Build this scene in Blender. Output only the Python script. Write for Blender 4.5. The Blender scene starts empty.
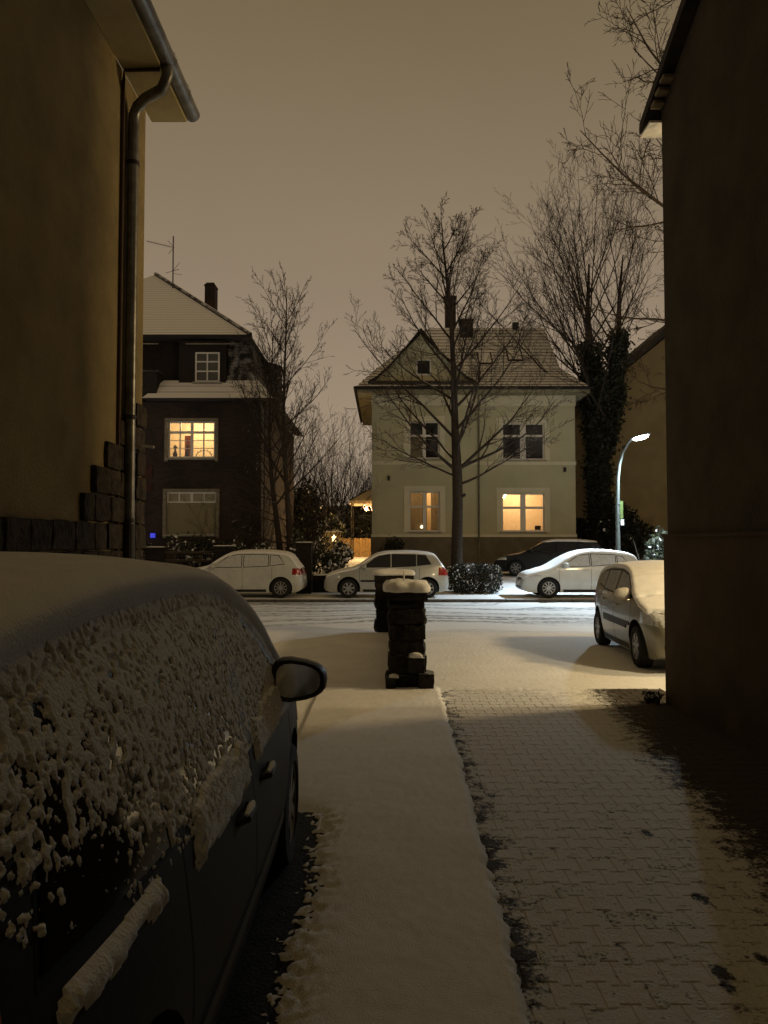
import bpy, bmesh, math, random
import numpy as np
from mathutils import Vector, Matrix
from mathutils.bvhtree import BVHTree
R = math.radians
scene = bpy.context.scene
COL = scene.collection

# ------------------------------------------------------------------ camera
cam_data = bpy.data.cameras.new('camera')
cam = bpy.data.objects.new('camera', cam_data); COL.objects.link(cam)
cam_data.sensor_fit = 'VERTICAL'; cam_data.sensor_height = 36.0; cam_data.sensor_width = 27.0
cam_data.lens = 770.0 / 1024.0 * 36.0
cam_data.clip_start = 0.05; cam_data.clip_end = 3000
cam.location = (0, 0, 1.75)
cam.rotation_euler = (R(90) + math.atan(30 / 770.0), 0, 0)
scene.camera = cam

# ------------------------------------------------------------------ night sky (overcast, lit from below by the town)
world = bpy.data.worlds.new('World'); scene.world = world; world.use_nodes = True
wn = world.node_tree.nodes; wl = world.node_tree.links; wn.clear()
wo = wn.new('ShaderNodeOutputWorld'); wb = wn.new('ShaderNodeBackground')
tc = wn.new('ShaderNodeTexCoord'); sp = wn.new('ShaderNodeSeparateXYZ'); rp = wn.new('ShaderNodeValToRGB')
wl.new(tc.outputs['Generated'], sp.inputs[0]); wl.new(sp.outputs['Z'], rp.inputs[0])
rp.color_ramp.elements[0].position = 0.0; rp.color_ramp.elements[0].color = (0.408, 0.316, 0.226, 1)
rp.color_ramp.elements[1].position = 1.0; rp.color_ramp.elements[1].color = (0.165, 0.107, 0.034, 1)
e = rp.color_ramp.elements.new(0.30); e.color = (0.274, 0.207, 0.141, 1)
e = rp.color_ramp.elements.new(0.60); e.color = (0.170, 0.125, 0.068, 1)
nz = wn.new('ShaderNodeTexNoise'); nz.inputs['Scale'].default_value = 1.7; nz.inputs['Detail'].default_value = 3
wl.new(tc.outputs['Generated'], nz.inputs['Vector'])
mr = wn.new('ShaderNodeMapRange'); mr.inputs[1].default_value = 0.3; mr.inputs[2].default_value = 0.7
mr.inputs[3].default_value = 0.93; mr.inputs[4].default_value = 1.07
wl.new(nz.outputs[0], mr.inputs[0])
wm = wn.new('ShaderNodeVectorMath'); wm.operation = 'SCALE'
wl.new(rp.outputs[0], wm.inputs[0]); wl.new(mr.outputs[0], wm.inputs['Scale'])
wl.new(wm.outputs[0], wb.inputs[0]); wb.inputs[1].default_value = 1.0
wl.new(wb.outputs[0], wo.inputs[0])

vs = scene.view_settings
vs.view_transform = 'Standard'; vs.look = 'None'; vs.gamma = 1.0; vs.use_curve_mapping = False; vs.exposure = 0.0
scene.render.engine = 'CYCLES'
scene.cycles.use_denoising = True
scene.cycles.max_bounces = 6; scene.cycles.diffuse_bounces = 3; scene.cycles.glossy_bounces = 3
scene.cycles.transparent_max_bounces = 8
scene.cycles.sample_clamp_indirect = 3.0

# ------------------------------------------------------------------ numpy noise
def _hash(ix, iy, iz, seed):
    n = (ix.astype(np.int64) * 73856093) ^ (iy.astype(np.int64) * 19349663) ^ (iz.astype(np.int64) * 83492791) ^ (seed * 2654435)
    n = (n ^ (n >> 13)) & 0x7fffffff
    n = (n * 1274126177) & 0x7fffffff
    n = (n ^ (n >> 16)) & 0x7fffffff
    n = (n * 1103515245 + 12345) & 0x7fffffff
    return ((n >> 8) & 0xffff) / 65535.0
def vnoise(p, seed=0):
    i = np.floor(p); f = p - i; f = f * f * f * (f * (f * 6 - 15) + 10)
    ix, iy, iz = i[..., 0], i[..., 1], i[..., 2]; fx, fy, fz = f[..., 0], f[..., 1], f[..., 2]
    def h(a, b, c): return _hash(ix + a, iy + b, iz + c, seed)
    x00 = h(0,0,0) * (1 - fx) + h(1,0,0) * fx; x10 = h(0,1,0) * (1 - fx) + h(1,1,0) * fx
    x01 = h(0,0,1) * (1 - fx) + h(1,0,1) * fx; x11 = h(0,1,1) * (1 - fx) + h(1,1,1) * fx
    y0 = x00 * (1 - fy) + x10 * fy; y1 = x01 * (1 - fy) + x11 * fy
    return y0 * (1 - fz) + y1 * fz
def fbm(p, oct=4, seed=0):
    a = 0.5; s = 0; t = 0
    for k in range(oct):
        s = s + a * vnoise(p * (2 ** k) + 17.3 * k, seed + k); t += a; a *= 0.5
    return s / t
def sstep(a, b, x):
    t = np.clip((x - a) / (b - a), 0, 1); return t * t * (3 - 2 * t)
def pchip(pts):
    xs = np.array([p[0] for p in pts], float); ys = np.array([p[1] for p in pts], float)
    h = np.diff(xs); d = np.diff(ys) / h; m = np.zeros_like(xs)
    for k in range(1, len(xs) - 1):
        if d[k-1] * d[k] > 0:
            w1 = 2 * h[k] + h[k-1]; w2 = h[k] + 2 * h[k-1]
            m[k] = (w1 + w2) / (w1 / d[k-1] + w2 / d[k])
    m[0] = d[0]; m[-1] = d[-1]
    def f(x):
        x = np.clip(np.asarray(x, float), xs[0], xs[-1]); k = np.clip(np.searchsorted(xs, x) - 1, 0, len(h) - 1)
        t = (x - xs[k]) / h[k]; t2 = t * t; t3 = t2 * t
        return (2*t3 - 3*t2 + 1) * ys[k] + (t3 - 2*t2 + t) * h[k] * m[k] + (-2*t3 + 3*t2) * ys[k+1] + (t3 - t2) * h[k] * m[k+1]
    return f

# ------------------------------------------------------------------ materials
MATS = {}
SNOW = (0.80, 0.79, 0.78)
def mat(name, col, rough=0.8, var=0.18, scale=6.0, bump=0.0, bscale=40.0, snow=None, metal=0.0, spec=0.3,
        snow_scale=5.0, island=None, coat=0.0, col2=None, stretch=(1, 1, 1), emit=None, snow_noise=0.5):
    if name in MATS: return MATS[name]
    m = bpy.data.materials.new(name); m.use_nodes = True; MATS[name] = m
    n = m.node_tree.nodes; l = m.node_tree.links
    b = n['Principled BSDF']
    b.inputs['Roughness'].default_value = rough; b.inputs['Metallic'].default_value = metal
    b.inputs['Specular IOR Level'].default_value = spec
    if coat: b.inputs['Coat Weight'].default_value = coat; b.inputs['Coat Roughness'].default_value = 0.08
    geo = n.new('ShaderNodeNewGeometry')
    mp = n.new('ShaderNodeMapping'); mp.inputs['Scale'].default_value = stretch
    l.new(geo.outputs['Position'], mp.inputs['Vector'])
    t = n.new('ShaderNodeTexNoise'); t.inputs['Scale'].default_value = scale; t.inputs['Detail'].default_value = 6
    t.inputs['Roughness'].default_value = 0.6
    l.new(mp.outputs[0], t.inputs['Vector'])
    mx = n.new('ShaderNodeMix'); mx.data_type = 'RGBA'
    c2 = col2 if col2 else tuple(max(0, c * (1 - 2.2 * var)) for c in col)
    c1 = col if col2 else tuple(min(1, c * (1 + var)) for c in col)
    mx.inputs[6].default_value = (*c2, 1); mx.inputs[7].default_value = (*c1, 1)
    rm = n.new('ShaderNodeMapRange'); rm.inputs[1].default_value = 0.3; rm.inputs[2].default_value = 0.7
    l.new(t.outputs[0], rm.inputs[0]); l.new(rm.outputs[0], mx.inputs[0])
    out = mx.outputs[2]
    if snow is not None:
        ms = n.new('ShaderNodeMix'); ms.data_type = 'RGBA'; ms.inputs[7].default_value = (*SNOW, 1)
        l.new(out, ms.inputs[6])
        sx = n.new('ShaderNodeSeparateXYZ'); l.new(geo.outputs['Normal'], sx.inputs[0])
        t2 = n.new('ShaderNodeTexNoise'); t2.inputs['Scale'].default_value = snow_scale; t2.inputs['Detail'].default_value = 4
        l.new(geo.outputs['Position'], t2.inputs['Vector'])
        ma = n.new('ShaderNodeMath'); ma.operation = 'MULTIPLY_ADD'; ma.inputs[1].default_value = snow_noise * 2; ma.inputs[2].default_value = -snow_noise
        l.new(t2.outputs[0], ma.inputs[0])
        ad = n.new('ShaderNodeMath'); ad.operation = 'ADD'; l.new(sx.outputs['Z'], ad.inputs[0]); l.new(ma.outputs[0], ad.inputs[1])
        r2 = n.new('ShaderNodeMapRange'); r2.inputs[1].default_value = snow[0]; r2.inputs[2].default_value = snow[1]
        l.new(ad.outputs[0], r2.inputs[0]); l.new(r2.outputs[0], ms.inputs[0])
        out = ms.outputs[2]
    if island is not None:   # a share of the leaves carries snow
        ms = n.new('ShaderNodeMix'); ms.data_type = 'RGBA'; ms.inputs[7].default_value = (*SNOW, 1)
        l.new(out, ms.inputs[6])
        t2 = n.new('ShaderNodeTexNoise'); t2.inputs['Scale'].default_value = 3.0
        l.new(geo.outputs['Position'], t2.inputs['Vector'])
        ad = n.new('ShaderNodeMath'); ad.operation = 'MULTIPLY'; l.new(geo.outputs['Random Per Island'], ad.inputs[0]); l.new(t2.outputs[0], ad.inputs[1])
        r2 = n.new('ShaderNodeMapRange'); r2.inputs[1].default_value = island; r2.inputs[2].default_value = island + 0.03
        l.new(ad.outputs[0], r2.inputs[0]); l.new(r2.outputs[0], ms.inputs[0])
        out = ms.outputs[2]
    l.new(out, b.inputs['Base Color'])
    if bump:
        t3 = n.new('ShaderNodeTexNoise'); t3.inputs['Scale'].default_value = bscale; t3.inputs['Detail'].default_value = 5
        l.new(geo.outputs['Position'], t3.inputs['Vector'])
        bp = n.new('ShaderNodeBump'); bp.inputs['Strength'].default_value = 1.0; bp.inputs['Distance'].default_value = bump
        l.new(t3.outputs[0], bp.inputs['Height']); l.new(bp.outputs[0], b.inputs['Normal'])
    if emit:
        b.inputs['Emission Color'].default_value = (*emit[0], 1); b.inputs['Emission Strength'].default_value = emit[1]
    return m
def glass_clear(name):
    if name in MATS: return MATS[name]
    m = bpy.data.materials.new(name); m.use_nodes = True; MATS[name] = m
    n = m.node_tree.nodes; l = m.node_tree.links; n.clear()
    o = n.new('ShaderNodeOutputMaterial'); a = n.new('ShaderNodeBsdfTransparent'); g = n.new('ShaderNodeBsdfGlossy'); x = n.new('ShaderNodeMixShader')
    a.inputs[0].default_value = (0.95, 0.95, 0.93, 1); g.inputs['Roughness'].default_value = 0.03
    nt = n.new('ShaderNodeTexNoise'); nt.inputs['Scale'].default_value = 1.5
    mp = n.new('ShaderNodeMapRange'); mp.inputs[3].default_value = 0.04; mp.inputs[4].default_value = 0.09
    l.new(nt.outputs[0], mp.inputs[0]); l.new(mp.outputs[0], x.inputs[0])
    l.new(a.outputs[0], x.inputs[1]); l.new(g.outputs[0], x.inputs[2]); l.new(x.outputs[0], o.inputs[0])
    return m
m_snow = mat('snow', SNOW, 0.9, 0.03, 3.0, bump=0.010, bscale=55, spec=0.1)
m_snow_fine = mat('snow_fine', SNOW, 0.9, 0.03, 9.0, bump=0.005, bscale=130, spec=0.1)
m_bark = mat('bark', (0.040, 0.030, 0.022), 0.95, 0.3, 14, snow=(0.72, 1.0), snow_scale=1.1, snow_noise=0.75)
m_bark_bare = mat('bark_bare', (0.038, 0.028, 0.020), 0.95, 0.3, 14, snow=(1.1, 1.4), snow_scale=1.6)
m_frame = mat('window_frame_paint', (0.62, 0.60, 0.55), 0.5, 0.06, 20)
m_dark_glass = mat('dark_glass', (0.012, 0.012, 0.013), 0.07, 0.1, 2, spec=0.5)
m_glass = glass_clear('clear_glass')
m_zinc = mat('zinc', (0.17, 0.165, 0.15), 0.38, 0.25, 9, metal=0.6, spec=0.5)
m_black = mat('black_plastic', (0.012, 0.012, 0.012), 0.5, 0.2, 30)

# ------------------------------------------------------------------ mesh builder and object helpers
ORG = {}
class MB:
    def __init__(s): s.v = []; s.f = []
    def add(s, vs_, fs_):
        o = len(s.v); s.v.extend(tuple(map(float, q)) for q in vs_); s.f.extend([tuple(i + o for i in f) for f in fs_]); return s
    def quad(s, a, b, c, d): return s.add([a, b, c, d], [(0, 1, 2, 3)])
    def tri(s, a, b, c): return s.add([a, b, c], [(0, 1, 2)])
    def box(s, x0, x1, y0, y1, z0, z1):
        return s.add([(x0,y0,z0),(x1,y0,z0),(x1,y1,z0),(x0,y1,z0),(x0,y0,z1),(x1,y0,z1),(x1,y1,z1),(x0,y1,z1)],
                     [(0,3,2,1),(4,5,6,7),(0,1,5,4),(1,2,6,5),(2,3,7,6),(3,0,4,7)])
    def prism(s, poly, a0, a1, axis='y'):
        n = len(poly)
        def P(u, w, a): return {'y': (u, a, w), 'x': (a, u, w), 'z': (u, w, a)}[axis]
        vs_ = [P(u, w, a0) for u, w in poly] + [P(u, w, a1) for u, w in poly]
        return s.add(vs_, [tuple(range(n)), tuple(range(2*n - 1, n - 1, -1))] + [(i, n + i, n + (i+1) % n, (i+1) % n) for i in range(n)])
    def tube(s, pts, rad, n=6, caps=True):
        pts = [Vector(p) for p in pts]; k = len(pts)
        if not hasattr(rad, '__len__'): rad = [rad] * k
        o = len(s.v); up = Vector((0, 0, 1)); d0 = (pts[1] - pts[0]).normalized()
        if abs(d0.z) > 0.9: up = Vector((1, 0, 0))
        u = d0.cross(up).normalized()
        for i in range(k):
            d = (pts[min(i+1, k-1)] - pts[max(i-1, 0)]).normalized()
            u = (u - d * u.dot(d)).normalized(); w = d.cross(u)
            for j in range(n):
                a = 2 * math.pi * j / n
                q = pts[i] + (u * math.cos(a) + w * math.sin(a)) * rad[i]; s.v.append((q.x, q.y, q.z))
        for i in range(k - 1):
            for j in range(n):
                a = o + i*n + j; b = o + i*n + (j+1) % n; s.f.append((a, b, b + n, a + n))
        if caps: s.f.append(tuple(o + j for j in range(n - 1, -1, -1))); s.f.append(tuple(o + (k-1)*n + j for j in range(n)))
        return s
    def lathe(s, prof, n=24, axis='y', c=(0, 0, 0)):
        o = len(s.v); k = len(prof)
        for r, h in prof:
            for j in range(n):
                a = 2 * math.pi * j / n; x, y = r * math.cos(a), r * math.sin(a)
                q = {'y': (x, h, y), 'x': (h, x, y), 'z': (x, y, h)}[axis]; s.v.append((q[0]+c[0], q[1]+c[1], q[2]+c[2]))
        for i in range(k - 1):
            for j in range(n):
                a = o + i*n + j; b = o + i*n + (j+1) % n; s.f.append((a, b, b + n, a + n))
        return s
    def grid(s, G, closed=False):
        G = np.asarray(G); a, b = G.shape[:2]; o = len(s.v)
        s.v.extend(map(tuple, G.reshape(-1, 3).tolist()))
        for i in range(a - 1):
            for j in range(b - 1):
                q = o + i*b + j; s.f.append((q, q + 1, q + b + 1, q + b))
        return s
    def mesh(s, name, org=(0, 0, 0)):
        me = bpy.data.meshes.new(name)
        vv = np.array(s.v, float) - np.array(org, float)
        me.from_pydata(vv.tolist(), [], s.f); me.validate(); me.update(); return me
    def build(s, name, m, parent=None, smooth=None, local=False, org=None, fix=False):
        if parent is not None: o_ = (0, 0, 0) if local else ORG.get(parent.name, (0, 0, 0))
        else: o_ = org if org is not None else (0, 0, 0)
        me = s.mesh(name, o_)
        if fix:
            bm = bmesh.new(); bm.from_mesh(me); bmesh.ops.recalc_face_normals(bm, faces=bm.faces); bm.to_mesh(me); bm.free()
        ob = link(name, me, m, parent)
        if parent is None: ob.location = o_
        ORG[ob.name] = o_
        if smooth is not None: shade(me, smooth)
        return ob
def shade(me, ang):
    me.polygons.foreach_set('use_smooth', [True] * len(me.polygons)); me.set_sharp_from_angle(angle=R(ang))
def link(name, me, m=None, parent=None):
    ob = bpy.data.objects.new(name, me); COL.objects.link(ob)
    if m is not None and me is not None and not me.materials: me.materials.append(m)
    if parent is not None: ob.parent = parent
    return ob
def tag(o, label=None, cat=None, group=None, kind=None):
    if label: o['label'] = label
    if cat: o['category'] = cat
    if group: o['group'] = group
    if kind: o['kind'] = kind
    return o
def thing(name, label, cat, loc=(0, 0, 0), rz=0.0, group=None):
    o = bpy.data.objects.new(name, None); COL.objects.link(o); o.location = loc; o.rotation_euler = (0, 0, rz); o.empty_display_size = 0.3
    ORG[o.name] = tuple(loc); return tag(o, label, cat, group)
def grid_mesh(name, G, m, parent=None, smooth=60, keep=None, org=None):
    G = np.asarray(G, float); a, b = G.shape[:2]
    if org is None: org = ORG.get(parent.name, (0, 0, 0)) if parent is not None else (0, 0, 0)
    idx = np.arange(a * b).reshape(a, b)
    F = np.stack([idx[:-1, :-1], idx[:-1, 1:], idx[1:, 1:], idx[1:, :-1]], -1).reshape(-1, 4)
    if keep is not None: F = F[(keep[:-1, :-1] | keep[:-1, 1:] | keep[1:, 1:] | keep[1:, :-1]).reshape(-1)]
    used = np.unique(F); rem = np.full(a * b, -1); rem[used] = np.arange(len(used))
    V = (G.reshape(-1, 3) - np.array(org))[used]; F = rem[F]
    me = bpy.data.meshes.new(name); me.from_pydata(V.tolist(), [], F.tolist()); me.update()
    ob = link(name, me, m, parent)
    if parent is None: ob.location = org
    ORG[ob.name] = tuple(org)
    me.polygons.foreach_set('use_smooth', [True] * len(me.polygons))
    return ob
def rock(sx, sy, sz, rng, jit=0.12, res=2):
    """a rough stone block: a box cut into res x res faces, its corners worn and its faces uneven"""
    bm = bmesh.new(); bmesh.ops.create_cube(bm, size=1.0); bmesh.ops.subdivide_edges(bm, edges=bm.edges[:], cuts=res - 1, use_grid_fill=True)
    for v in bm.verts:
        c = Vector(v.co); k = sum(abs(abs(q) - 0.5) < 1e-4 for q in c)
        f = 1.0 - (0.05 if k == 3 else 0.02 if k == 2 else -0.03)
        v.co = Vector(((c.x * f + rng.uniform(-jit, jit) * 0.25) * sx, (c.y * f + rng.uniform(-jit, jit) * 0.25) * sy, (c.z * f + rng.uniform(-jit, jit) * 0.2) * sz))
    me = bpy.data.meshes.new('stone'); bm.to_mesh(me); bm.free(); shade(me, 35); return me

# ------------------------------------------------------------------ ground, road, kerb
gy = pchip([(-40, 0), (14.9, 0), (15.5, -0.07), (23.35, -0.07)])
def terrain_far(y): return float(pchip([(23.5, 0.0), (25.6, 0.02), (28.5, 0.22), (32, 0.42), (36, 0.55), (44, 0.9), (60, 1.5), (120, 2.2), (400, 2.5), (2500, 2.5)])(y))
g = MB()
DX0, DX1, DY0, DY1 = 0.30, 3.30, 1.2, 9.3       # the paved drive is let into the ground here
for (xa, xb, ya, yb) in ((-400, DX0, -40, 15.0), (DX1, 400, -40, 15.0), (DX0, DX1, -40, DY0), (DX0, DX1, DY1, 15.0)):
    g.quad((xa, ya, 0), (xb, ya, 0), (xb, yb, 0), (xa, yb, 0))
g.quad((-400, 15.0, 0), (400, 15.0, 0), (400, 15.55, -0.09), (-400, 15.55, -0.09))
g.quad((-400, 15.55, -0.09), (400, 15.55, -0.09), (400, 23.55, -0.09), (-400, 23.55, -0.09))
ys = [23.5, 25.6, 28.5, 32, 36, 44, 60, 120, 400, 2500]
for a, b in zip(ys[:-1], ys[1:]):
    w = 400 if b < 400 else 2500
    g.quad((-w, a, terrain_far(a)), (w, a, terrain_far(a)), (w, b, terrain_far(b)), (-w, b, terrain_far(b)))
o = g.build('ground', mat('snow_ground', SNOW, 0.9, 0.05, 1.2, bump=0.012, bscale=16, spec=0.1)); tag(o, kind='structure')

def road_material():
    m = bpy.data.materials.new('snowy_road'); m.use_nodes = True; n = m.node_tree.nodes; l = m.node_tree.links; b = n['Principled BSDF']
    b.inputs['Roughness'].default_value = 0.75; b.inputs['Specular IOR Level'].default_value = 0.3
    geo = n.new('ShaderNodeNewGeometry')
    wp = n.new('ShaderNodeTexNoise'); wp.inputs['Scale'].default_value = 0.22; wp.inputs['Detail'].default_value = 2
    l.new(geo.outputs['Position'], wp.inputs['Vector'])
    wv = n.new('ShaderNodeVectorMath'); wv.operation = 'MULTIPLY_ADD'; wv.inputs[1].default_value = (0, 4.5, 0)
    l.new(wp.outputs['Color'], wv.inputs[0]); l.new(geo.outputs['Position'], wv.inputs[2])
    def tracks(sx, sy, sc, lo, hi, src):
        mp = n.new('ShaderNodeMapping'); mp.inputs['Scale'].default_value = (sx, sy, 1); l.new(src, mp.inputs[0])
        t = n.new('ShaderNodeTexNoise'); t.inputs['Scale'].default_value = sc; t.inputs['Detail'].default_value = 4; l.new(mp.outputs[0], t.inputs['Vector'])
        r = n.new('ShaderNodeMapRange'); r.inputs[1].default_value = lo; r.inputs[2].default_value = hi; l.new(t.outputs[0], r.inputs[0]); return r.outputs[0]
    a = tracks(0.10, 1.7, 1.3, 0.47, 0.60, wv.outputs[0]); c = tracks(1, 1, 7.0, 0.30, 0.62, geo.outputs['Position'])
    sy_ = n.new('ShaderNodeSeparateXYZ'); l.new(geo.outputs['Position'], sy_.inputs[0])
    wy = n.new('ShaderNodeMapRange'); wy.inputs[1].default_value = 16.2; wy.inputs[2].default_value = 18.2; wy.inputs[3].default_value = 0.25; wy.inputs[4].default_value = 1.0
    l.new(sy_.outputs['Y'], wy.inputs[0])
    mu = n.new('ShaderNodeMath'); mu.operation = 'MULTIPLY'; l.new(a, mu.inputs[0]); l.new(c, mu.inputs[1])
    m2 = n.new('ShaderNodeMath'); m2.operation = 'MULTIPLY'; l.new(mu.outputs[0], m2.inputs[0]); l.new(wy.outputs[0], m2.inputs[1])
    mx = n.new('ShaderNodeMix'); mx.data_type = 'RGBA'; mx.inputs[6].default_value = (0.76, 0.76, 0.76, 1); mx.inputs[7].default_value = (0.13, 0.13, 0.135, 1)
    l.new(m2.outputs[0], mx.inputs[0]); l.new(mx.outputs[2], b.inputs['Base Color'])
    bp = n.new('ShaderNodeBump'); bp.inputs['Distance'].default_value = 0.03; bp.inputs['Strength'].default_value = 0.8; bp.invert = True
    l.new(m2.outputs[0], bp.inputs['Height']); l.new(bp.outputs[0], b.inputs['Normal'])
    return m
o = MB().quad((-400, 15.5, -0.075), (400, 15.5, -0.075), (400, 23.52, -0.075), (-400, 23.52, -0.075)).build('road', road_material()); tag(o, kind='structure')
kerb = MB().box(-60, 60, 23.42, 23.56, -0.10, -0.03).build('kerb', mat('kerb_bed', (0.03, 0.03, 0.03), 0.9)); tag(kerb, kind='structure')
ks = MB().box(-0.49, 0.49, -0.075, 0.075, -0.06, 0.035).mesh('kerb_stone'); ks.materials.append(mat('kerb_granite', (0.09, 0.085, 0.08), 0.85, 0.3, 30, snow=(0.6, 0.9)))
for i in range(-16, 17):
    k = link('kerb_stone', ks, None, kerb); k.location = (i * 1.0 + 0.2, 23.46, -0.015)

# ------------------------------------------------------------------ the paved drive
def edge_x(y): return 0.455 + 0.021 * y
bed = MB().quad((DX0 - 0.02, DY0 - 0.02, -0.0050), (DX1 + 0.02, DY0 - 0.02, -0.0050), (DX1 + 0.02, DY1 + 0.02, -0.0050), (DX0 - 0.02, DY1 + 0.02, -0.0050))

def paver_material(joint=False):
    m = bpy.data.materials.new('snowy_joint' if joint else 'snowy_paver'); m.use_nodes = True; n = m.node_tree.nodes; l = m.node_tree.links; b = n['Principled BSDF']
    b.inputs['Specular IOR Level'].default_value = 0.25
    def math_(op, a, b_=None, c=None, clamp=False):
        q = n.new('ShaderNodeMath'); q.operation = op; q.use_clamp = clamp
        for k, v in enumerate((a, b_, c)):
            if v is None: continue
            if isinstance(v, (int, float)): q.inputs[k].default_value = v
            else: l.new(v, q.inputs[k])
        return q.outputs[0]
    def noise(sc, det=5, rough=0.6):
        t = n.new('ShaderNodeTexNoise'); t.inputs['Scale'].default_value = sc; t.inputs['Detail'].default_value = det; t.inputs['Roughness'].default_value = rough
        l.new(geo.outputs['Position'], t.inputs['Vector']); return t.outputs[0]
    geo = n.new('ShaderNodeNewGeometry'); s = n.new('ShaderNodeSeparateXYZ'); l.new(geo.outputs['Position'], s.inputs[0]); X, Y = s.outputs['X'], s.outputs['Y']
    # distance in from the snow strip on the left, and from the sheltered ground under the right-hand wall
    dl = math_('SUBTRACT', X, math_('MULTIPLY_ADD', Y, 0.021, 0.455))
    left = math_('ADD', math_('MULTIPLY_ADD', dl, -3.0, 0.70), math_('MULTIPLY_ADD', noise(4.5, 3), 1.6, -0.95))                                       # >0 close to the strip
    dr = math_('SUBTRACT', X, math_('MULTIPLY_ADD', Y, 0.095, 1.44))
    right = math_('MULTIPLY_ADD', dr, 2.0, 0.05)
    near = math_('MULTIPLY_ADD', Y, -0.03, 0.10)
    oi = n.new('ShaderNodeObjectInfo'); rnd = math_('MULTIPLY_ADD', oi.outputs['Random'], 0.30, -0.15)
    bare = math_('MAXIMUM', math_('MAXIMUM', left, right), near)
    sp_ = math_('ADD', math_('MULTIPLY_ADD', noise(11, 6, 0.65), 1.7, -0.98), math_('MULTIPLY_ADD', noise(48, 5), 1.5, -0.75))
    k = math_('ADD', bare, math_('ADD', sp_, rnd))
    if joint: k = math_('SUBTRACT', k, 0.12)
    # footprints trodden through to the paving
    fp = None
    for (fx, fy, rot, w) in ((1.58, 4.70, 0.25, 0.85), (1.56, 3.86, 0.28, 1), (1.57, 3.80, 0.25, 0.8), (1.37, 3.20, 0.2, 1), (1.36, 3.09, 0.2, .8), (1.60, 3.30, 0.2, .8)):
        u = math_('SUBTRACT', X, fx); v = math_('SUBTRACT', Y, fy); c_, s_ = math.cos(rot), math.sin(rot)
        a = math_('ADD', math_('MULTIPLY', u, c_ / 0.048), math_('MULTIPLY', v, s_ / 0.048)); d = math_('ADD', math_('MULTIPLY', u, -s_ / 0.075), math_('MULTIPLY', v, c_ / 0.075))
        r2 = math_('ADD', math_('MULTIPLY', a, a), math_('MULTIPLY', d, d)); q = math_('MULTIPLY_ADD', r2, -0.9, 1.0 * w, True)
        fp = q if fp is None else math_('MAXIMUM', fp, q)
    k = math_('ADD', k, math_('MULTIPLY', fp, 0.8))
    mr_ = n.new('ShaderNodeMapRange'); mr_.inputs[1].default_value = 0.10; mr_.inputs[2].default_value = 0.42; l.new(k, mr_.inputs[0])
    mx = n.new('ShaderNodeMix'); mx.data_type = 'RGBA'; mx.inputs[6].default_value = (0.66, 0.65, 0.64, 1)
    cm = n.new('ShaderNodeMix'); cm.data_type = 'RGBA'; cm.inputs[6].default_value = (0.025, 0.020, 0.015, 1); cm.inputs[7].default_value = (0.070, 0.058, 0.044, 1)
    l.new(noise(25), cm.inputs[0]); l.new(cm.outputs[2], mx.inputs[7]); l.new(mr_.outputs[0], mx.inputs[0]); l.new(mx.outputs[2], b.inputs['Base Color'])
    rr = n.new('ShaderNodeMapRange'); rr.inputs[3].default_value = 0.92; rr.inputs[4].default_value = 0.85; l.new(mr_.outputs[0], rr.inputs[0]); l.new(rr.outputs[0], b.inputs['Roughness'])
    hh = math_('ADD', math_('MULTIPLY', mr_.outputs[0], -1.0), math_('ADD', math_('MULTIPLY', noise(70, 5), 0.8), math_('MULTIPLY', noise(14, 4), 1.2)))
    bp = n.new('ShaderNodeBump'); bp.inputs['Distance'].default_value = 0.014; bp.inputs['Strength'].default_value = 0.9; l.new(hh, bp.inputs['Height']); l.new(bp.outputs[0], b.inputs['Normal'])
    return m
drive = bed.build('driveway', paver_material(True)); tag(drive, kind='structure')
m_paver = paver_material()
PX, PY = 0.19, 0.150
def paver_outline():
    a, b_, c = PX/2 - 0.003, PY/2 - 0.0028, 0.014
    top = [(-a, b_ + c), (-a*0.52, b_ + c), (-a*0.42, b_ - c), (a*0.42, b_ - c), (a*0.52, b_ + c), (a, b_ + c)]
    return top + [(x, -y) for x, y in reversed(top)]
def paver_mesh(dz, ch=0.003):
    P = paver_outline(); n_ = len(P); m_ = MB()
    ins = [(x * 0.95, y * 0.94) for x, y in P]
    m_.add([(x, y, -0.03) for x, y in P] + [(x, y, -ch) for x, y in P] + [(x, y, 0.0) for x, y in ins],
           [(i, (i+1) % n_, n_ + (i+1) % n_, n_ + i) for i in range(n_)] + [(n_ + i, n_ + (i+1) % n_, 2*n_ + (i+1) % n_, 2*n_ + i) for i in range(n_)] + [tuple(range(2*n_, 3*n_))])
    me = m_.mesh('paver'); me.materials.append(m_paver); return me
pm = paver_mesh(0)
rng = random.Random(5)
cells = []
row = 0; y = 1.4
while y < DY1 - 0.02:
    x = edge_x(y) - 0.06 + (PX / 2 if row % 2 else 0)
    while x < 3.16:
        if x > DX0 + 0.12: cells.append((x, y))
        x += PX
    y += PY; row += 1
def vis(c):
    x, y = c; d = max(y, 0.1)
    inside = abs(x) / d < 0.52 and 1.75 / d < 0.66 and x / d < 0.5
    return (0 if inside else 1, d)
cells.sort(key=vis)
for k, (x, y) in enumerate(cells[:300]):
    ob = link('paver', pm, None, drive); ob.location = (x, y, rng.uniform(-0.0008, 0.0008))
    ob.rotation_euler = (rng.uniform(-.004, .004), rng.uniform(-.004, .004), rng.uniform(-.012, .012))
rest = MB(); pv = [v.co.copy() for v in pm.vertices]; pf = [tuple(p.vertices) for p in pm.polygons]
for (x, y) in cells[300:]:
    dz = rng.uniform(-0.001, 0.001); rest.add([(v.x + x, v.y + y, v.z + dz) for v in pv], pf)
o = rest.build('paving', m_paver, drive); tag(o, kind='stuff')

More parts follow.
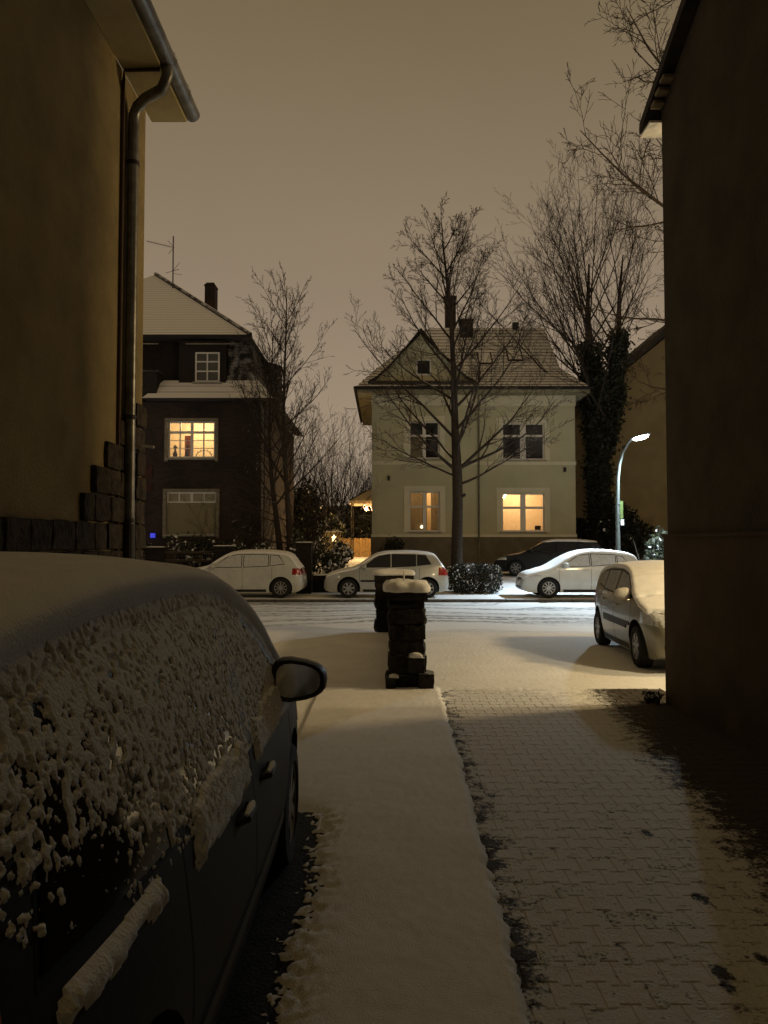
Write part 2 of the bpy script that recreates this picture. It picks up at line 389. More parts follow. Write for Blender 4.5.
o = MB().quad((-2.5, 0.5, 0.004), (-0.16, 0.5, 0.004), (-0.16, 5.25, 0.004), (-2.5, 5.25, 0.004)).build('bare_shaded_ground', mat('shade_dark_ground', (0.022, 0.018, 0.013), 0.9, 0.4, 12, bump=0.01, bscale=60)); tag(o, kind='structure')  # ground bare of snow; the car's shade is put into its dark colour
# thick snow lying on the strip beside the drive, its edge crumbling over the first pavers, and over the drive's far end
xs = np.linspace(0, 1, 120); yy = np.geomspace(1.3, 9.6, 330); G = np.zeros((330, 120, 3))
for i, y in enumerate(yy):
    e1 = edge_x(y) + 0.03
    pe = np.array([0.0]); x0 = -0.75
    x = x0 + (e1 + 0.05 - x0) * (1 - (1 - xs) ** 1.6)
    P3 = np.stack([x, np.full_like(x, y), np.zeros_like(x)], -1)
    wob = (fbm(P3 * np.array([3.0, 9.0, 1]), 5, 3) - 0.5) * 0.07
    hgt = 0.030 * sstep(0, 0.055, e1 - x + wob) + (fbm(P3 * 2.2, 4, 9) - 0.5) * 0.022 + (fbm(P3 * 30, 3, 4) - 0.5) * 0.006
    hgt = np.where(e1 - x + wob < 0.004, -0.03, hgt)
    lee = (fbm(P3 * np.array([3.0, 3.0, 1]), 4, 14) - 0.5) * 0.10 + (fbm(P3 * 45.0, 3, 15) - 0.5) * 0.30      # no snow lies under the car; cut back beside it for the painted shade
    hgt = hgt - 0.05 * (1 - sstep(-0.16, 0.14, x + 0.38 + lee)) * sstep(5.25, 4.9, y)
    hgt = hgt * sstep(0, 0.4, 9.5 - y) + 0.003
    G[i, :, 0] = x; G[i, :, 1] = y; G[i, :, 2] = hgt
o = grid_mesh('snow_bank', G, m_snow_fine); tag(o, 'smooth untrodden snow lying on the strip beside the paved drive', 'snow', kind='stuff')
xs = np.linspace(0.35, 3.28, 200); yy = np.geomspace(7.0, 10.2, 150)
Xg, Yg = np.meshgrid(xs, yy); P3 = np.stack([Xg, Yg, 0 * Xg], -1)
h = 0.012 * sstep(8.2, 9.3, Yg + (fbm(P3 * 2, 4, 31) - .5) * 1.6) - 0.008 + (fbm(P3 * 18, 3, 33) - .5) * 0.012 - 0.05 * sstep(-0.05, 0.35, Xg - (1.5 + 0.095 * Yg) + (fbm(P3 * 3, 4, 8) - .5) * .6) * (Yg < 9.25)
h = np.where(Yg > 9.35, np.maximum(h, 0.004), h)
h = h * 1.0 - 0.02 * sstep(9.9, 10.15, Yg)
o = grid_mesh('snow_sheet', np.stack([Xg, Yg, h], -1), m_snow_fine, keep=h > -0.012); tag(o, 'thin grainy snow over the street end of the drive', 'snow', kind='stuff')

# ------------------------------------------------------------------ building helpers
def facade(mb, x0, x1, z0, z1, y, ops, depth=0.22):
    """a wall facing -Y with real openings and their reveals"""
    xs_ = sorted({x0, x1, *[v for o_ in ops for v in o_[:2]]}); zs_ = sorted({z0, z1, *[v for o_ in ops for v in o_[2:4]]})
    for xa, xb in zip(xs_[:-1], xs_[1:]):
        for za, zb in zip(zs_[:-1], zs_[1:]):
            cx, cz = (xa + xb) / 2, (za + zb) / 2
            if any(o_[0] < cx < o_[1] and o_[2] < cz < o_[3] for o_ in ops): continue
            mb.quad((xa, y, za), (xb, y, za), (xb, y, zb), (xa, y, zb))
    for (a, b, c, d) in [o_[:4] for o_ in ops]:
        Y = y + depth
        mb.quad((a, y, c), (a, Y, c), (a, Y, d), (a, y, d)); mb.quad((b, Y, c), (b, y, c), (b, y, d), (b, Y, d))
        mb.quad((a, y, d), (a, Y, d), (b, Y, d), (b, y, d)); mb.quad((a, Y, c), (a, y, c), (b, y, c), (b, Y, c))
def window(parent, x0, x1, z0, z1, y, vbars=((0.5, 0.09),), hbars=((0.66, 0.07),), fw=0.07, panes=None, lit=None, sill=True, inset=0.07, fine=()):
    """frame with mullions and transoms; every pane a sub-part. lit = (power, colour) builds a lit room behind."""
    f = MB(); ya, yb = y + inset, y + inset + 0.06
    f.box(x0, x0 + fw, ya, yb, z0, z1); f.box(x1 - fw, x1, ya, yb, z0, z1)
    f.box(x0 + fw, x1 - fw, ya, yb, z0, z0 + fw); f.box(x0 + fw, x1 - fw, ya, yb, z1 - fw, z1)
    W = x1 - x0; H = z1 - z0
    cuts = [(x0 + fw, x0 + fw)]
    for t, w in vbars:
        c = x0 + t * W; f.box(c - w/2, c + w/2, ya - 0.01, yb, z0 + fw, z1 - fw); cuts.append((c - w/2, c + w/2))
    cuts.append((x1 - fw, x1 - fw))
    cols_ = [(cuts[i][1], cuts[i+1][0]) for i in range(len(cuts) - 1)]
    zc = [z0 + fw] ; rows = []
    for t, w in hbars:
        c = z0 + t * H; rows.append((zc[-1], c - w/2)); zc.append(c + w/2)
        for a, b in cols_: f.box(a, b, ya - 0.005, yb, c - w/2, c + w/2)
    rows.append((zc[-1], z1 - fw))
    fo = f.build('window', m_frame, parent)
    k = 0
    for a, b in cols_:
        for c, d in rows:
            pm_ = (m_glass if lit else m_dark_glass) if panes is None else panes[k % len(panes)]
            MB().box(a, b, yb - 0.03, yb - 0.022, c, d).build('pane', pm_, fo); k += 1
            for (t, w) in fine:      # slender glazing bar
                zc_ = c + t * (d - c)
                if d - c > 0.5: MB().box(a, b, yb - 0.034, yb - 0.02, zc_ - w/2, zc_ + w/2).build('glazing_bar', m_frame, fo)
    if sill: MB().box(x0 - 0.10, x1 + 0.10, y - 0.07, y + inset - 0.003, z0 - 0.07, z0 - 0.003).build('sill', mat('sill_stone', (0.30, 0.28, 0.24), 0.8, snow=(0.6, 0.9)), fo)
    if lit:
        D = lit[2] if len(lit) > 2 else 1.6; Y0, Y1 = yb + 0.10, yb + D
        r = MB(); a, b, c, d = x0 - 0.5, x1 + 0.5, z0 - 0.7, z1 + 0.25
        r.quad((a, Y1, c), (b, Y1, c), (b, Y1, d), (a, Y1, d)); r.quad((a, Y0, c), (a, Y1, c), (a, Y1, d), (a, Y0, d)); r.quad((b, Y1, c), (b, Y0, c), (b, Y0, d), (b, Y1, d))
        r.quad((a, Y0, d), (a, Y1, d), (b, Y1, d), (b, Y0, d)); r.quad((a, Y1, c), (a, Y0, c), (b, Y0, c), (b, Y1, c))
        # the room's front wall round the opening
        for q in ((a, x0 - .003, c, d), (x1 + .003, b, c, d), (x0, x1, c, z0 - .003), (x0, x1, z1 + .003, d)): r.quad((q[0], Y0, q[2]), (q[1], Y0, q[2]), (q[1], Y0, q[3]), (q[0], Y0, q[3]))
        r.build('room', mat('room_paint', (0.72, 0.62, 0.46), 0.9, 0.05), fo)
        L = bpy.data.lights.new('room_light', 'POINT'); L.energy = lit[0]; L.color = lit[1]; L.shadow_soft_size = 0.15
        lo = bpy.data.objects.new('room_light', L); COL.objects.link(lo); lo.parent = fo
        lo.location = Vector(((x0 + x1) / 2 - ORG[fo.name][0], Y0 + 0.42 * (D - 0.1) - ORG[fo.name][1], z1 + 0.10 - ORG[fo.name][2]))
    return fo
def courses(mb, e0, e1, r1, r0, n, lift=0.045):
    """a roof slope laid in n overlapping courses from the eave e0-e1 up to r0-r1"""
    e0, e1, r0, r1 = map(Vector, (e0, e1, r0, r1)); nn = (e1 - e0).cross(((r0 + r1) - (e0 + e1)) / 2).normalized()
    if nn.z < 0: nn = -nn
    for i in range(n):
        a, b = i / n, (i + 1) / n
        l0, l1 = e0.lerp(r0, a), e1.lerp(r1, a); u0, u1 = e0.lerp(r0, b), e1.lerp(r1, b)
        mb.quad(l0 + nn * lift, l1 + nn * lift, u1, u0); mb.quad(l0, l1, l1 + nn * lift, l0 + nn * lift)

# ------------------------------------------------------------------ near left house (yellow plaster)
m_yplaster = mat('yellow_plaster', (0.26, 0.20, 0.095), 0.95, 0.14, 2.2, bump=0.022, bscale=38)
m_soffit = mat('cream_soffit', (0.40, 0.33, 0.17), 0.8, 0.06, 5)
m_rtile = mat('dark_roof_tile', (0.035, 0.028, 0.025), 0.85, 0.25, 10)
m_qstone = mat('rusticated_stone', (0.042, 0.030, 0.019), 0.95, 0.45, 11, bump=0.02, bscale=25)
LH = thing('plastered_house', 'yellow plastered house with gutter and stone quoins, at the left edge beside the dark car', 'house', (-2.45, 1, 0))
w = MB(); w.box(-12, -2.45, -3.4, 7.75, 0, 6.17); w.build('wall', m_yplaster, LH)
MB().box(-12.0, -2.425, -3.4, 7.77, 0.0, 1.20).build('plinth', m_qstone, LH)
so = MB(); so.box(-2.447, -2.08, -3.4, 7.95, 6.172, 6.24); so.build('soffit', m_soffit, LH)
rf = MB(); rf.add([(-2.02, -3.4, 6.30), (-2.02, 7.98, 6.30), (-7.2, 7.98, 10.6), (-7.2, -3.4, 10.6), (-2.06, -3.4, 6.245), (-2.06, 7.98, 6.245), (-7.2, 7.98, 10.5), (-7.2, -3.4, 10.5)],
                  [(0, 1, 2, 3), (7, 6, 5, 4), (0, 4, 5, 1), (1, 5, 6, 2)]); rf.build('roof', m_rtile, LH)
gb = MB(); gb.prism([(-2.46, 6.18), (-12, 6.18), (-7.2, 10.3)], -3.4, 7.74, 'y'); gb.build('gable', m_yplaster, LH)
# half-round gutter
gt = MB(); prof = [(-2.055 + 0.082 * math.cos(a), 6.275 + 0.082 * math.sin(a)) for a in np.linspace(math.pi, 2 * math.pi, 11)]
prof2 = [(-2.055 + 0.074 * math.cos(a), 6.275 + 0.074 * math.sin(a)) for a in np.linspace(2 * math.pi, math.pi, 11)]
gt.prism([(x + 0.025, z) for x, z in prof + prof2], -3.4, 7.99, 'y')
gut = gt.build('gutter', m_zinc, LH, smooth=50, fix=True)
for yb_ in (2.9, 4.6, 6.05, 7.05, 7.55): MB().lathe([(0.0875, yb_), (0.0875, yb_ + 0.025)], 18, 'y', (-2.03, 0, 6.275)).build('gutter_joint', m_zinc, gut)
MB().tube([(-2.03, 7.05, 6.25), (-2.03, 7.05, 6.12), (-2.06, 7.07, 6.06), (-2.10, 7.10, 6.01), (-2.26, 7.14, 5.95), (-2.345, 7.18, 5.90), (-2.385, 7.2, 5.82), (-2.39, 7.2, 5.7), (-2.39, 7.2, 1.0), (-2.36, 7.2, 0.0)],
          0.052, 14).build('downpipe', m_zinc, LH, smooth=50)
m_cable = mat('brown_cable', (0.05, 0.022, 0.012), 0.7)
MB().tube([(-2.10, 7.02, 6.24), (-2.10, 7.02, 6.155), (-2.42, 7.02, 6.15), (-2.43, 7.02, 6.02), (-2.435, 7.02, 0.0)], 0.017, 8).build('conductor', m_cable, LH)
m_clamp = mat('dark_clamp', (0.02, 0.018, 0.016), 0.6)
for z in (5.35, 2.92, 1.95): MB().lathe([(0.058, z - 0.02), (0.06, z + 0.02)], 14, 'z', (-2.39, 7.2, 0)).build('pipe_clamp', m_clamp, LH)
MB().tube([(-2.39, 7.2, 0.0), (-2.39, 7.2, 1.92)], 0.059, 14).build('standpipe', m_clamp, LH)
MB().tube([(-2.40, 7.6, 2.70), (-2.28, 7.6, 2.69)], 0.012, 8).build('bracket', m_frame, LH)
rng = random.Random(11)
ys0 = {0: 4.2, 1: 4.2, 2: 4.2, 3: 6.18, 4: 6.40, 5: 6.70, 6: 7.02, 7: 7.28}
for r_ in range(8):
    z = 1.20 + 0.24 * r_; y = 7.775 - (0.02 if r_ % 2 else 0)
    first = True
    while y > ys0[r_] + 0.1:
        ln = min(rng.uniform(0.26, 0.42), y - ys0[r_]) if not first else rng.uniform(0.26, 0.36)
        if y - ln - ys0[r_] < 0.14: ln = y - ys0[r_]
        dpt = rng.uniform(0.025, 0.05)
        me = rock(dpt * 2, ln - 0.025, 0.222, rng, 0.16, 3); me.materials.append(m_qstone)
        st = link('quoin_stone', me, None, LH); st.location = (-2.45 - ORG[LH.name][0] + 0.005, y - ln / 2 - ORG[LH.name][1], z + 0.12)
        y -= ln; first = False

# ------------------------------------------------------------------ near right house (gable wall)
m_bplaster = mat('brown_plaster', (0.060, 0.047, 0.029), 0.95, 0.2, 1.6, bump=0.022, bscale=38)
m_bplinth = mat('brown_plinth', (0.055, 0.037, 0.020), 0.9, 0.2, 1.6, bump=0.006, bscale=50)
RH = thing('gabled_house', 'dark brown roughcast house filling the right edge, its sloping verge against the sky', 'house', (3.1, 2, 0))
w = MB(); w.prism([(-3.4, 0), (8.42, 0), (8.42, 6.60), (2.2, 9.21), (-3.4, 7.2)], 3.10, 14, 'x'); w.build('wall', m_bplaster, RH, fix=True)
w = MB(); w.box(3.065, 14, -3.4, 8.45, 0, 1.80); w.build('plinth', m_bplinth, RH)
MB().box(3.05, 14, -3.4, 8.463, 1.80, 1.835).build('plinth_cap', m_bplinth, RH)
rf = MB()   # roof slope towards the street, thick at the verge
sl = 0.42
def ry(y): return 6.62 + (8.42 - y) * sl
rf.prism([(8.78, ry(8.78) + 0.02), (2.2, ry(2.2) + 0.02), (2.2, ry(2.2) + 0.2), (8.78, ry(8.78) + 0.14)], 2.97, 14.2, 'x'); rf.build('roof', m_rtile, RH, fix=True)
MB().box(2.975, 14.1, 8.44, 8.77, ry(8.78) - 0.03, ry(8.78) - 0.005).build('eave_board', mat('white_board', (0.66, 0.63, 0.56), 0.6), RH)
for k_ in range(3): MB().box(2.98, 3.095, 8.02 + 0.14 * k_, 8.145 + 0.14 * k_, ry(8.16 + 0.14 * k_) - 0.03, ry(8.16 + 0.14 * k_) + 0.01).build('soffit_board', mat('soffit_wood', (0.20, 0.16, 0.10), 0.8), RH)

# lantern on its street front, round the corner: it lights the bonnet of the car parked there
m_lantern = mat('porch_lantern_glow', (1.0, 0.9, 0.65), 0.3, emit=((1.0, 0.82, 0.48), 14.0))
pl = MB(); pl.lathe([(.001, 2.34), (.07, 2.36), (.085, 2.52), (.06, 2.60), (.001, 2.63)], 12, 'z', (5.3, 8.62, 0)); plo = pl.build('porch_lantern', m_lantern, RH)
MB().tube([(5.3, 8.43, 2.70), (5.3, 8.56, 2.74), (5.3, 8.62, 2.64)], .015, 6).build('lantern_arm', m_clamp, plo)
L = bpy.data.lights.new('porch_light', 'POINT'); L.energy = 250; L.color = (1.0, 0.80, 0.46); L.shadow_soft_size = .08
lo = bpy.data.objects.new('porch_light', L); COL.objects.link(lo); lo.parent = plo; lo.location = Vector((5.3, 8.72, 2.28)) - Vector(ORG[RH.name])

# ------------------------------------------------------------------ unseen house added behind the camera to darken the foreground
YH = thing('added_shading_house', 'plain brown house added unseen behind the viewpoint to shade the yard', 'house', (0, -3.5, 0))
MB().box(-16, 16, -12, -3.42, 0, 5.6).build('wall', m_bplaster, YH)
MB().prism([(-3.1, 5.6), (-12.3, 5.6), (-7.7, 8.6)], -16.3, 16.3, 'x').build('roof', m_rtile, YH, fix=True)

# ------------------------------------------------------------------ dark brick house across the street
m_brick = bpy.data.materials.new('dark_brick'); m_brick.use_nodes = True
n = m_brick.node_tree.nodes; l = m_brick.node_tree.links
geo = n.new('ShaderNodeNewGeometry'); mp = n.new('ShaderNodeMapping'); mp.inputs['Rotation'].default_value = (R(90), 0, 0); l.new(geo.outputs['Position'], mp.inputs[0])
bt = n.new('ShaderNodeTexBrick'); bt.inputs['Scale'].default_value = 1.0; bt.inputs['Brick Width'].default_value = 0.25; bt.inputs['Row Height'].default_value = 0.077; bt.inputs['Mortar Size'].default_value = 0.008
bt.inputs['Color1'].default_value = (0.040, 0.017, 0.010, 1); bt.inputs['Color2'].default_value = (0.014, 0.008, 0.005, 1); bt.inputs['Mortar'].default_value = (0.022, 0.017, 0.012, 1)
l.new(mp.outputs[0], bt.inputs['Vector'])
nt = n.new('ShaderNodeTexNoise'); nt.inputs['Scale'].default_value = 0.9; nt.inputs['Detail'].default_value = 5; l.new(geo.outputs['Position'], nt.inputs['Vector'])
mm = n.new('ShaderNodeMix'); mm.data_type = 'RGBA'; mm.blend_type = 'MULTIPLY'; mm.inputs[0].default_value = 1.0
rmp = n.new('ShaderNodeMapRange'); rmp.inputs[1].default_value = .3; rmp.inputs[2].default_value = .7; rmp.inputs[3].default_value = .35; rmp.inputs[4].default_value = 1.3; l.new(nt.outputs[0], rmp.inputs[0])
l.new(bt.outputs[0], mm.inputs[6]); l.new(rmp.outputs[0], mm.inputs[7]); l.new(mm.outputs[2], n['Principled BSDF'].inputs['Base Color']); n['Principled BSDF'].inputs['Roughness'].default_value = 0.9
m_rsnow = mat('snowed_tiles', (0.05, 0.04, 0.035), 0.9, 0.2, 9, snow=(0.42, 0.60), snow_scale=1.3, snow_noise=0.22)
m_slate = mat('dark_slate', (0.022, 0.020, 0.020), 0.8, 0.3, 10, snow=(0.30, 0.85), snow_scale=3.0, snow_noise=0.5)
m_timber = mat('dark_timber', (0.018, 0.014, 0.011), 0.85, 0.2, 8)
BH = thing('brick_house', 'dark brick house with snowy mansard roof and one bright upstairs window', 'house', (-10.4, 31, 0.3))
win_up = (-8.74, -6.83, 5.14, 6.64); win_lo = (-8.78, -6.76, 2.05, 3.77)
w = MB(); facade(w, -16.2, -4.82, 0, 7.42, 31, [win_up, win_lo], 0.2)
w.quad((-4.82, 31, 0), (-4.82, 41, 0), (-4.82, 41, 7.42), (-4.82, 31, 7.42)); w.quad((-16.2, 41, 0), (-16.2, 31, 0), (-16.2, 31, 7.42), (-16.2, 41, 7.42)); w.quad((-4.82, 41, 0), (-16.2, 41, 0), (-16.2, 41, 7.42), (-4.82, 41, 7.42))
w.build('wall', m_brick, BH)
m_trimb = mat('grey_trim', (0.19, 0.165, 0.115), 0.8)
for (a, b, c, d) in (win_up, win_lo):
    t = MB(); t.box(a - 0.13, a, 30.96, 31.02, c - 0.14, d + 0.12); t.box(b, b + 0.13, 30.96, 31.02, c - 0.14, d + 0.12); t.box(a, b, 30.96, 31.02, d, d + 0.12); t.build('window_surround', m_trimb, BH)
wu = window(BH, *win_up[:2], *win_up[2:], 31, vbars=((0.25, 0.05), (0.5, 0.11), (0.75, 0.05)), hbars=((0.70, 0.10),), lit=(120, (1.0, 0.72, 0.40), 1.9), fine=((0.36, 0.03), (0.70, 0.03)))
m_red = mat('red_cupboard', (0.24, 0.05, 0.03), 0.7); m_sil = mat('dark_pot', (0.03, 0.02, 0.02), 0.8); m_white = mat('white_ornament', (0.7, 0.66, 0.6), 0.6)
MB().box(-8.25, -7.98, 31.75, 31.95, 5.2, 6.15).build('cupboard', m_red, wu)
MB().lathe([(0.0, 5.21), (0.07, 5.21), (0.10, 5.32), (0.05, 5.45), (0.03, 5.5), (0.09, 5.62), (0.0, 5.72)], 12, 'z', (-8.52, 31.30, 0)).build('vase', m_sil, wu)
MB().lathe([(0.0, 5.21), (0.06, 5.21), (0.08, 5.4), (0.035, 5.56), (0.06, 5.66), (0.0, 5.78)], 12, 'z', (-8.02, 31.30, 0)).build('vase', m_sil, wu)
ar = MB(); ar.tube([(-7.35 + 0.32 * math.cos(a), 31.3, 5.22 + 0.26 * math.sin(a)) for a in np.linspace(0, math.pi, 13)], 0.02, 6)
for a in np.linspace(0.2, math.pi - 0.2, 7): ar.box(-7.35 + 0.32 * math.cos(a) - 0.012, -7.35 + 0.32 * math.cos(a) + 0.012, 31.29, 31.31, 5.22 + 0.26 * math.sin(a), 5.30 + 0.26 * math.sin(a))
ar.build('candle_arch', m_white, wu)
# lower window: blind drawn, faint light above it
m_blind = mat('roller_blind', (0.20, 0.17, 0.10), 0.9, 0.05, 2); m_dimp = mat('pale_curtain_pane', (0.28, 0.25, 0.17), 0.6, 0.1, 3)
wl_ = window(BH, *win_lo[:2], *win_lo[2:], 31, vbars=((0.25, 0.05), (0.5, 0.1), (0.75, 0.05)), hbars=((0.76, 0.06),), panes=[m_blind, m_dimp])
MB().box(win_lo[0] + .04, win_lo[1] - .04, 31.035, 31.06, win_lo[2] + .02, win_lo[2] + 1.28).build('roller_blind', m_blind, wl_)
# skirt roof, mansard, upper hip roof
sk = MB()
courses(sk, (-9.6, 30.35, 7.45), (-4.35, 30.35, 7.45), (-5.15, 31.25, 8.35), (-9.0, 31.25, 8.35), 3, 0.02)
courses(sk, (-4.35, 30.35, 7.45), (-4.35, 41.6, 7.45), (-5.15, 40.7, 8.35), (-5.15, 31.25, 8.35), 3, 0.02)
sk.quad((-9.6, 30.35, 7.45), (-9.6, 32, 7.45), (-4.82, 32, 7.44), (-4.35, 30.35, 7.45))
sk.quad((-4.35, 30.35, 7.449), (-4.82, 31.0, 7.449), (-4.82, 41, 7.449), (-4.35, 41.6, 7.449))
sk.tri((-9.6, 30.35, 7.45), (-9.0, 31.25, 8.35), (-9.6, 32, 7.45))
sk.build('skirt_roof', m_rsnow, BH)
ms = MB(); ms.prism([(-16.2, 7.42), (-5.0, 7.42), (-5.15, 8.3), (-5.62, 10.05), (-16.0, 10.05)], 31.6, 40.6, 'y'); mo = ms.build('mansard_wall', m_timber, BH, fix=True)
sh = MB(); courses(sh, (-5.16, 31.3, 8.33), (-5.16, 40.6, 8.33), (-5.58, 40.6, 10.05), (-5.58, 31.5, 10.05), 12, 0.03); courses(sh, (-6.42, 31.28, 8.33), (-5.16, 31.28, 8.33), (-5.58, 31.55, 10.05), (-6.42, 31.55, 10.05), 12, 0.03)
sh.build('slate_slope', m_slate, BH)
ur = MB(); pk = Vector((-10.7, 35.6, 14.25)); pk2 = Vector((-10.7, 37, 14.25))
courses(ur, (-16.0, 30.7, 10.07), (-5.38, 30.7, 10.07), pk + Vector((.05, 0, 0)), pk - Vector((.05, 0, 0)), 26, 0.005)
courses(ur, (-5.38, 30.7, 10.07), (-5.38, 41.4, 10.07), pk2, pk, 26, 0.005)
ur.quad((-16, 30.7, 10.05), (-16, 41.4, 10.05), (-5.38, 41.4, 10.05), (-5.38, 30.7, 10.05)); ur.tri((-16, 41.4, 10.07), (-16, 30.7, 10.07), pk); ur.tri((-5.38, 41.4, 10.07), (-16, 41.4, 10.07), pk2)
uro = ur.build('roof', m_rsnow, BH)
hp = MB(); hp.tube([(-5.38, 30.7, 10.11), pk + Vector((0, 0, .05))], 0.09, 6); hp.build('hip_tiles', m_slate, uro)
MB().tube([(-16, 30.62, 10.02), (-5.3, 30.62, 10.02)], 0.06, 8).build('gutter', m_timber, BH)
MB().box(-8.0, -5.9, 30.75, 30.80, 9.72, 9.76).build('fascia_strip', m_trimb, BH); MB().box(-11, -9.1, 30.75, 30.80, 9.72, 9.76).build('fascia_strip', m_trimb, BH)
# dormer with the small window
MB().box(-8.35, -6.45, 31.12, 31.75, 8.12, 9.98).build('dormer', m_timber, BH)
window(BH, -7.68, -6.69, 8.25, 9.47, 31.06, vbars=((0.5, 0.05),), hbars=((0.36, 0.05), (0.68, 0.05)), fw=0.06, inset=0.0, sill=True, panes=[mat('dim_pane', (0.05, 0.05, 0.035), 0.1, spec=0.5)])
MB().box(-11.5, -9.0, 30.5, 31.3, 8.55, 8.62).build('balcony_slab', m_rsnow, BH); MB().box(-11.4, -9.1, 30.58, 31.25, 7.5, 8.545).build('balcony_front', m_timber, BH)
dm = MB(); dm.box(-5.7, -4.75, 34.2, 35.6, 8.5, 9.6); dm.build('side_dormer', m_timber, BH); MB().add([(-5.7, 34.1, 9.95), (-4.6, 34.1, 9.62), (-4.6, 35.7, 9.62), (-5.7, 35.7, 9.95)], [(0, 1, 2, 3)]).build('side_dormer_roof', m_rsnow, BH)
ch = MB().box(-8.25, -7.78, 35.0, 35.6, 11.0, 13.55).build('chimney', m_brick, BH); MB().add([(-8.29, 34.96, 13.553), (-7.74, 34.96, 13.553), (-7.74, 35.64, 13.553), (-8.29, 35.64, 13.553), (-8.18, 35.1, 13.72), (-7.85, 35.1, 13.72), (-7.85, 35.5, 13.72), (-8.18, 35.5, 13.72)], [(0,3,2,1),(4,5,6,7),(0,1,5,4),(1,2,6,5),(2,3,7,6),(3,0,4,7)]).build('chimney_cap', m_timber, ch)
m_alu = mat('aerial_metal', (0.10, 0.095, 0.085), 0.5)
an = MB(); X_, Y_ = -9.55, 34.4; an.tube([(X_, Y_, 13.0), (X_, Y_, 15.6)], 0.03, 6); ao = an.build('aerial', m_alu, BH)
bo = MB(); bo.tube([(X_ + 0.05, Y_, 15.08), (X_ - 1.1, Y_ - 0.3, 15.26)], 0.014, 5)
for t in np.linspace(0.15, 1, 9): bo.tube([(X_ - 1.1 * t, Y_ - 0.3 * t - 0.22, 15.08 + 0.18 * t), (X_ - 1.1 * t, Y_ - 0.3 * t + 0.22, 15.08 + 0.18 * t)], 0.006, 4)
bo.build('aerial_boom', m_alu, ao)
b2 = MB(); b2.tube([(X_ - 0.35, Y_ + .1, 13.95), (X_ + 0.3, Y_ - .1, 14.05)], 0.012, 5); b2.tube([(X_, Y_, 14.0), (X_ + 0.3, Y_, 14.4)], 0.01, 5); b2.tube([(X_, Y_, 13.9), (X_ + .35, Y_ + .2, 13.9)], 0.01, 5); b2.tube([(X_ - .25, Y_, 15.4), (X_ + .02, Y_, 15.1), (X_ - .2, Y_, 14.8)], 0.012, 5); b2.build('aerial_rods', m_alu, ao)
MB().tube([(-4.98, 30.9, 7.4), (-4.9, 30.92, 7.1), (-4.9, 30.93, 0.3)], 0.05, 8).build('downpipe', mat('grey_pipe', (0.16, 0.14, 0.11), 0.6), BH)
MB().box(-9.36, -9.20, 30.84, 30.99, 1.92, 2.10).build('blue_house_lamp', mat('blue_lit', (0.1, 0.1, 0.5), 0.4, emit=((0.06, 0.08, 1.0), 0.55)), BH)
for (z, h_) in ((4.35, .5), (3.8, .3)): MB().box(-11.4, -9.35, 30.97, 31.02, z, z + h_).build('stone_band', mat('red_brick_band', (0.05, 0.018, 0.014), 0.9), BH)

# ------------------------------------------------------------------ cream house across the street
m_cream = mat('cream_plaster', (0.43, 0.405, 0.265), 0.95, 0.05, 0.8, bump=0.006, bscale=30)
m_cream2 = mat('cream_trim', (0.58, 0.55, 0.40), 0.9, 0.05, 2)
m_plin = mat('brown_socle', (0.13, 0.11, 0.075), 0.9, 0.15, 2)
m_roof2 = mat('snow_tiles_sparse', (0.06, 0.055, 0.048), 0.9, 0.2, 7, snow=(0.10, 0.78), snow_scale=2.2, snow_noise=0.5)
CH = thing('villa', 'cream villa with street gable, snowy tiled roof and pale window surrounds', 'house', (4.1, 35, 0.45))
W1 = (1.14, 2.53, 5.53, 7.25); W2 = (5.39, 7.34, 5.50, 7.20); W3 = (1.14, 2.54, 2.22, 4.05); W4 = (5.37, 7.32, 2.22, 3.98)
w = MB(); facade(w, -0.55, 4.28, 1.98, 8.45, 34.92, [W1, W3], 0.2); facade(w, 4.28, 8.74, 1.98, 8.45, 35.06, [W2, W4], 0.2)
w.quad((4.28, 34.92, 1.98), (4.28, 35.06, 1.98), (4.28, 35.06, 8.45), (4.28, 34.92, 8.45))
w.quad((8.74, 35.06, 0), (8.74, 43, 0), (8.74, 43, 8.45), (8.74, 35.06, 8.45)); w.quad((-0.55, 43, 0), (-0.55, 34.92, 0), (-0.55, 34.92, 8.45), (-0.55, 43, 8.45)); w.quad((8.74, 43, 0), (-.55, 43, 0), (-.55, 43, 8.45), (8.74, 43, 8.45))
w.build('wall', m_cream, CH)
MB().box(-0.60, 4.31, 34.86, 35.3, 0.2, 1.975).build('socle', m_plin, CH); MB().box(4.312, 8.79, 35.0, 35.3, 0.2, 1.975).build('socle', m_plin, CH)
for (a, b, yy_) in ((-0.58, 4.305, 34.87), (4.306, 8.77, 35.01)):
    MB().box(a, b, yy_ - .005, yy_ + 0.1, 1.978, 2.10).build('band_course', m_cream2, CH); MB().box(a, b, yy_ + .01, yy_ + 0.1, 5.27, 5.42).build('band_course', m_cream2, CH); MB().box(a, b, yy_, yy_ + .1, 7.98, 8.45).build('frieze', m_cream2, CH)
for (a, b, c, d), yy_ in ((W1, 34.92), (W3, 34.92), (W2, 35.06), (W4, 35.06)):
    t = MB(); t.box(a - 0.24, a, yy_ - 0.035, yy_ + 0.02, c - 0.02, d + 0.24); t.box(b, b + 0.24, yy_ - 0.035, yy_ + 0.02, c - 0.02, d + 0.24); t.box(a, b, yy_ - 0.035, yy_ + 0.02, d, d + 0.24); t.build('window_surround', m_cream2, CH)
m_curt = mat('beige_curtain_pane', (0.16, 0.13, 0.07), 0.4, 0.2, 4)
window(CH, *W1, 34.92, vbars=((0.5, 0.15),), hbars=((0.62, 0.09),), panes=[m_curt, m_dark_glass, m_dark_glass, m_dark_glass])
window(CH, *W2, 35.06, vbars=((0.5, 0.26),), hbars=((0.65, 0.10),))
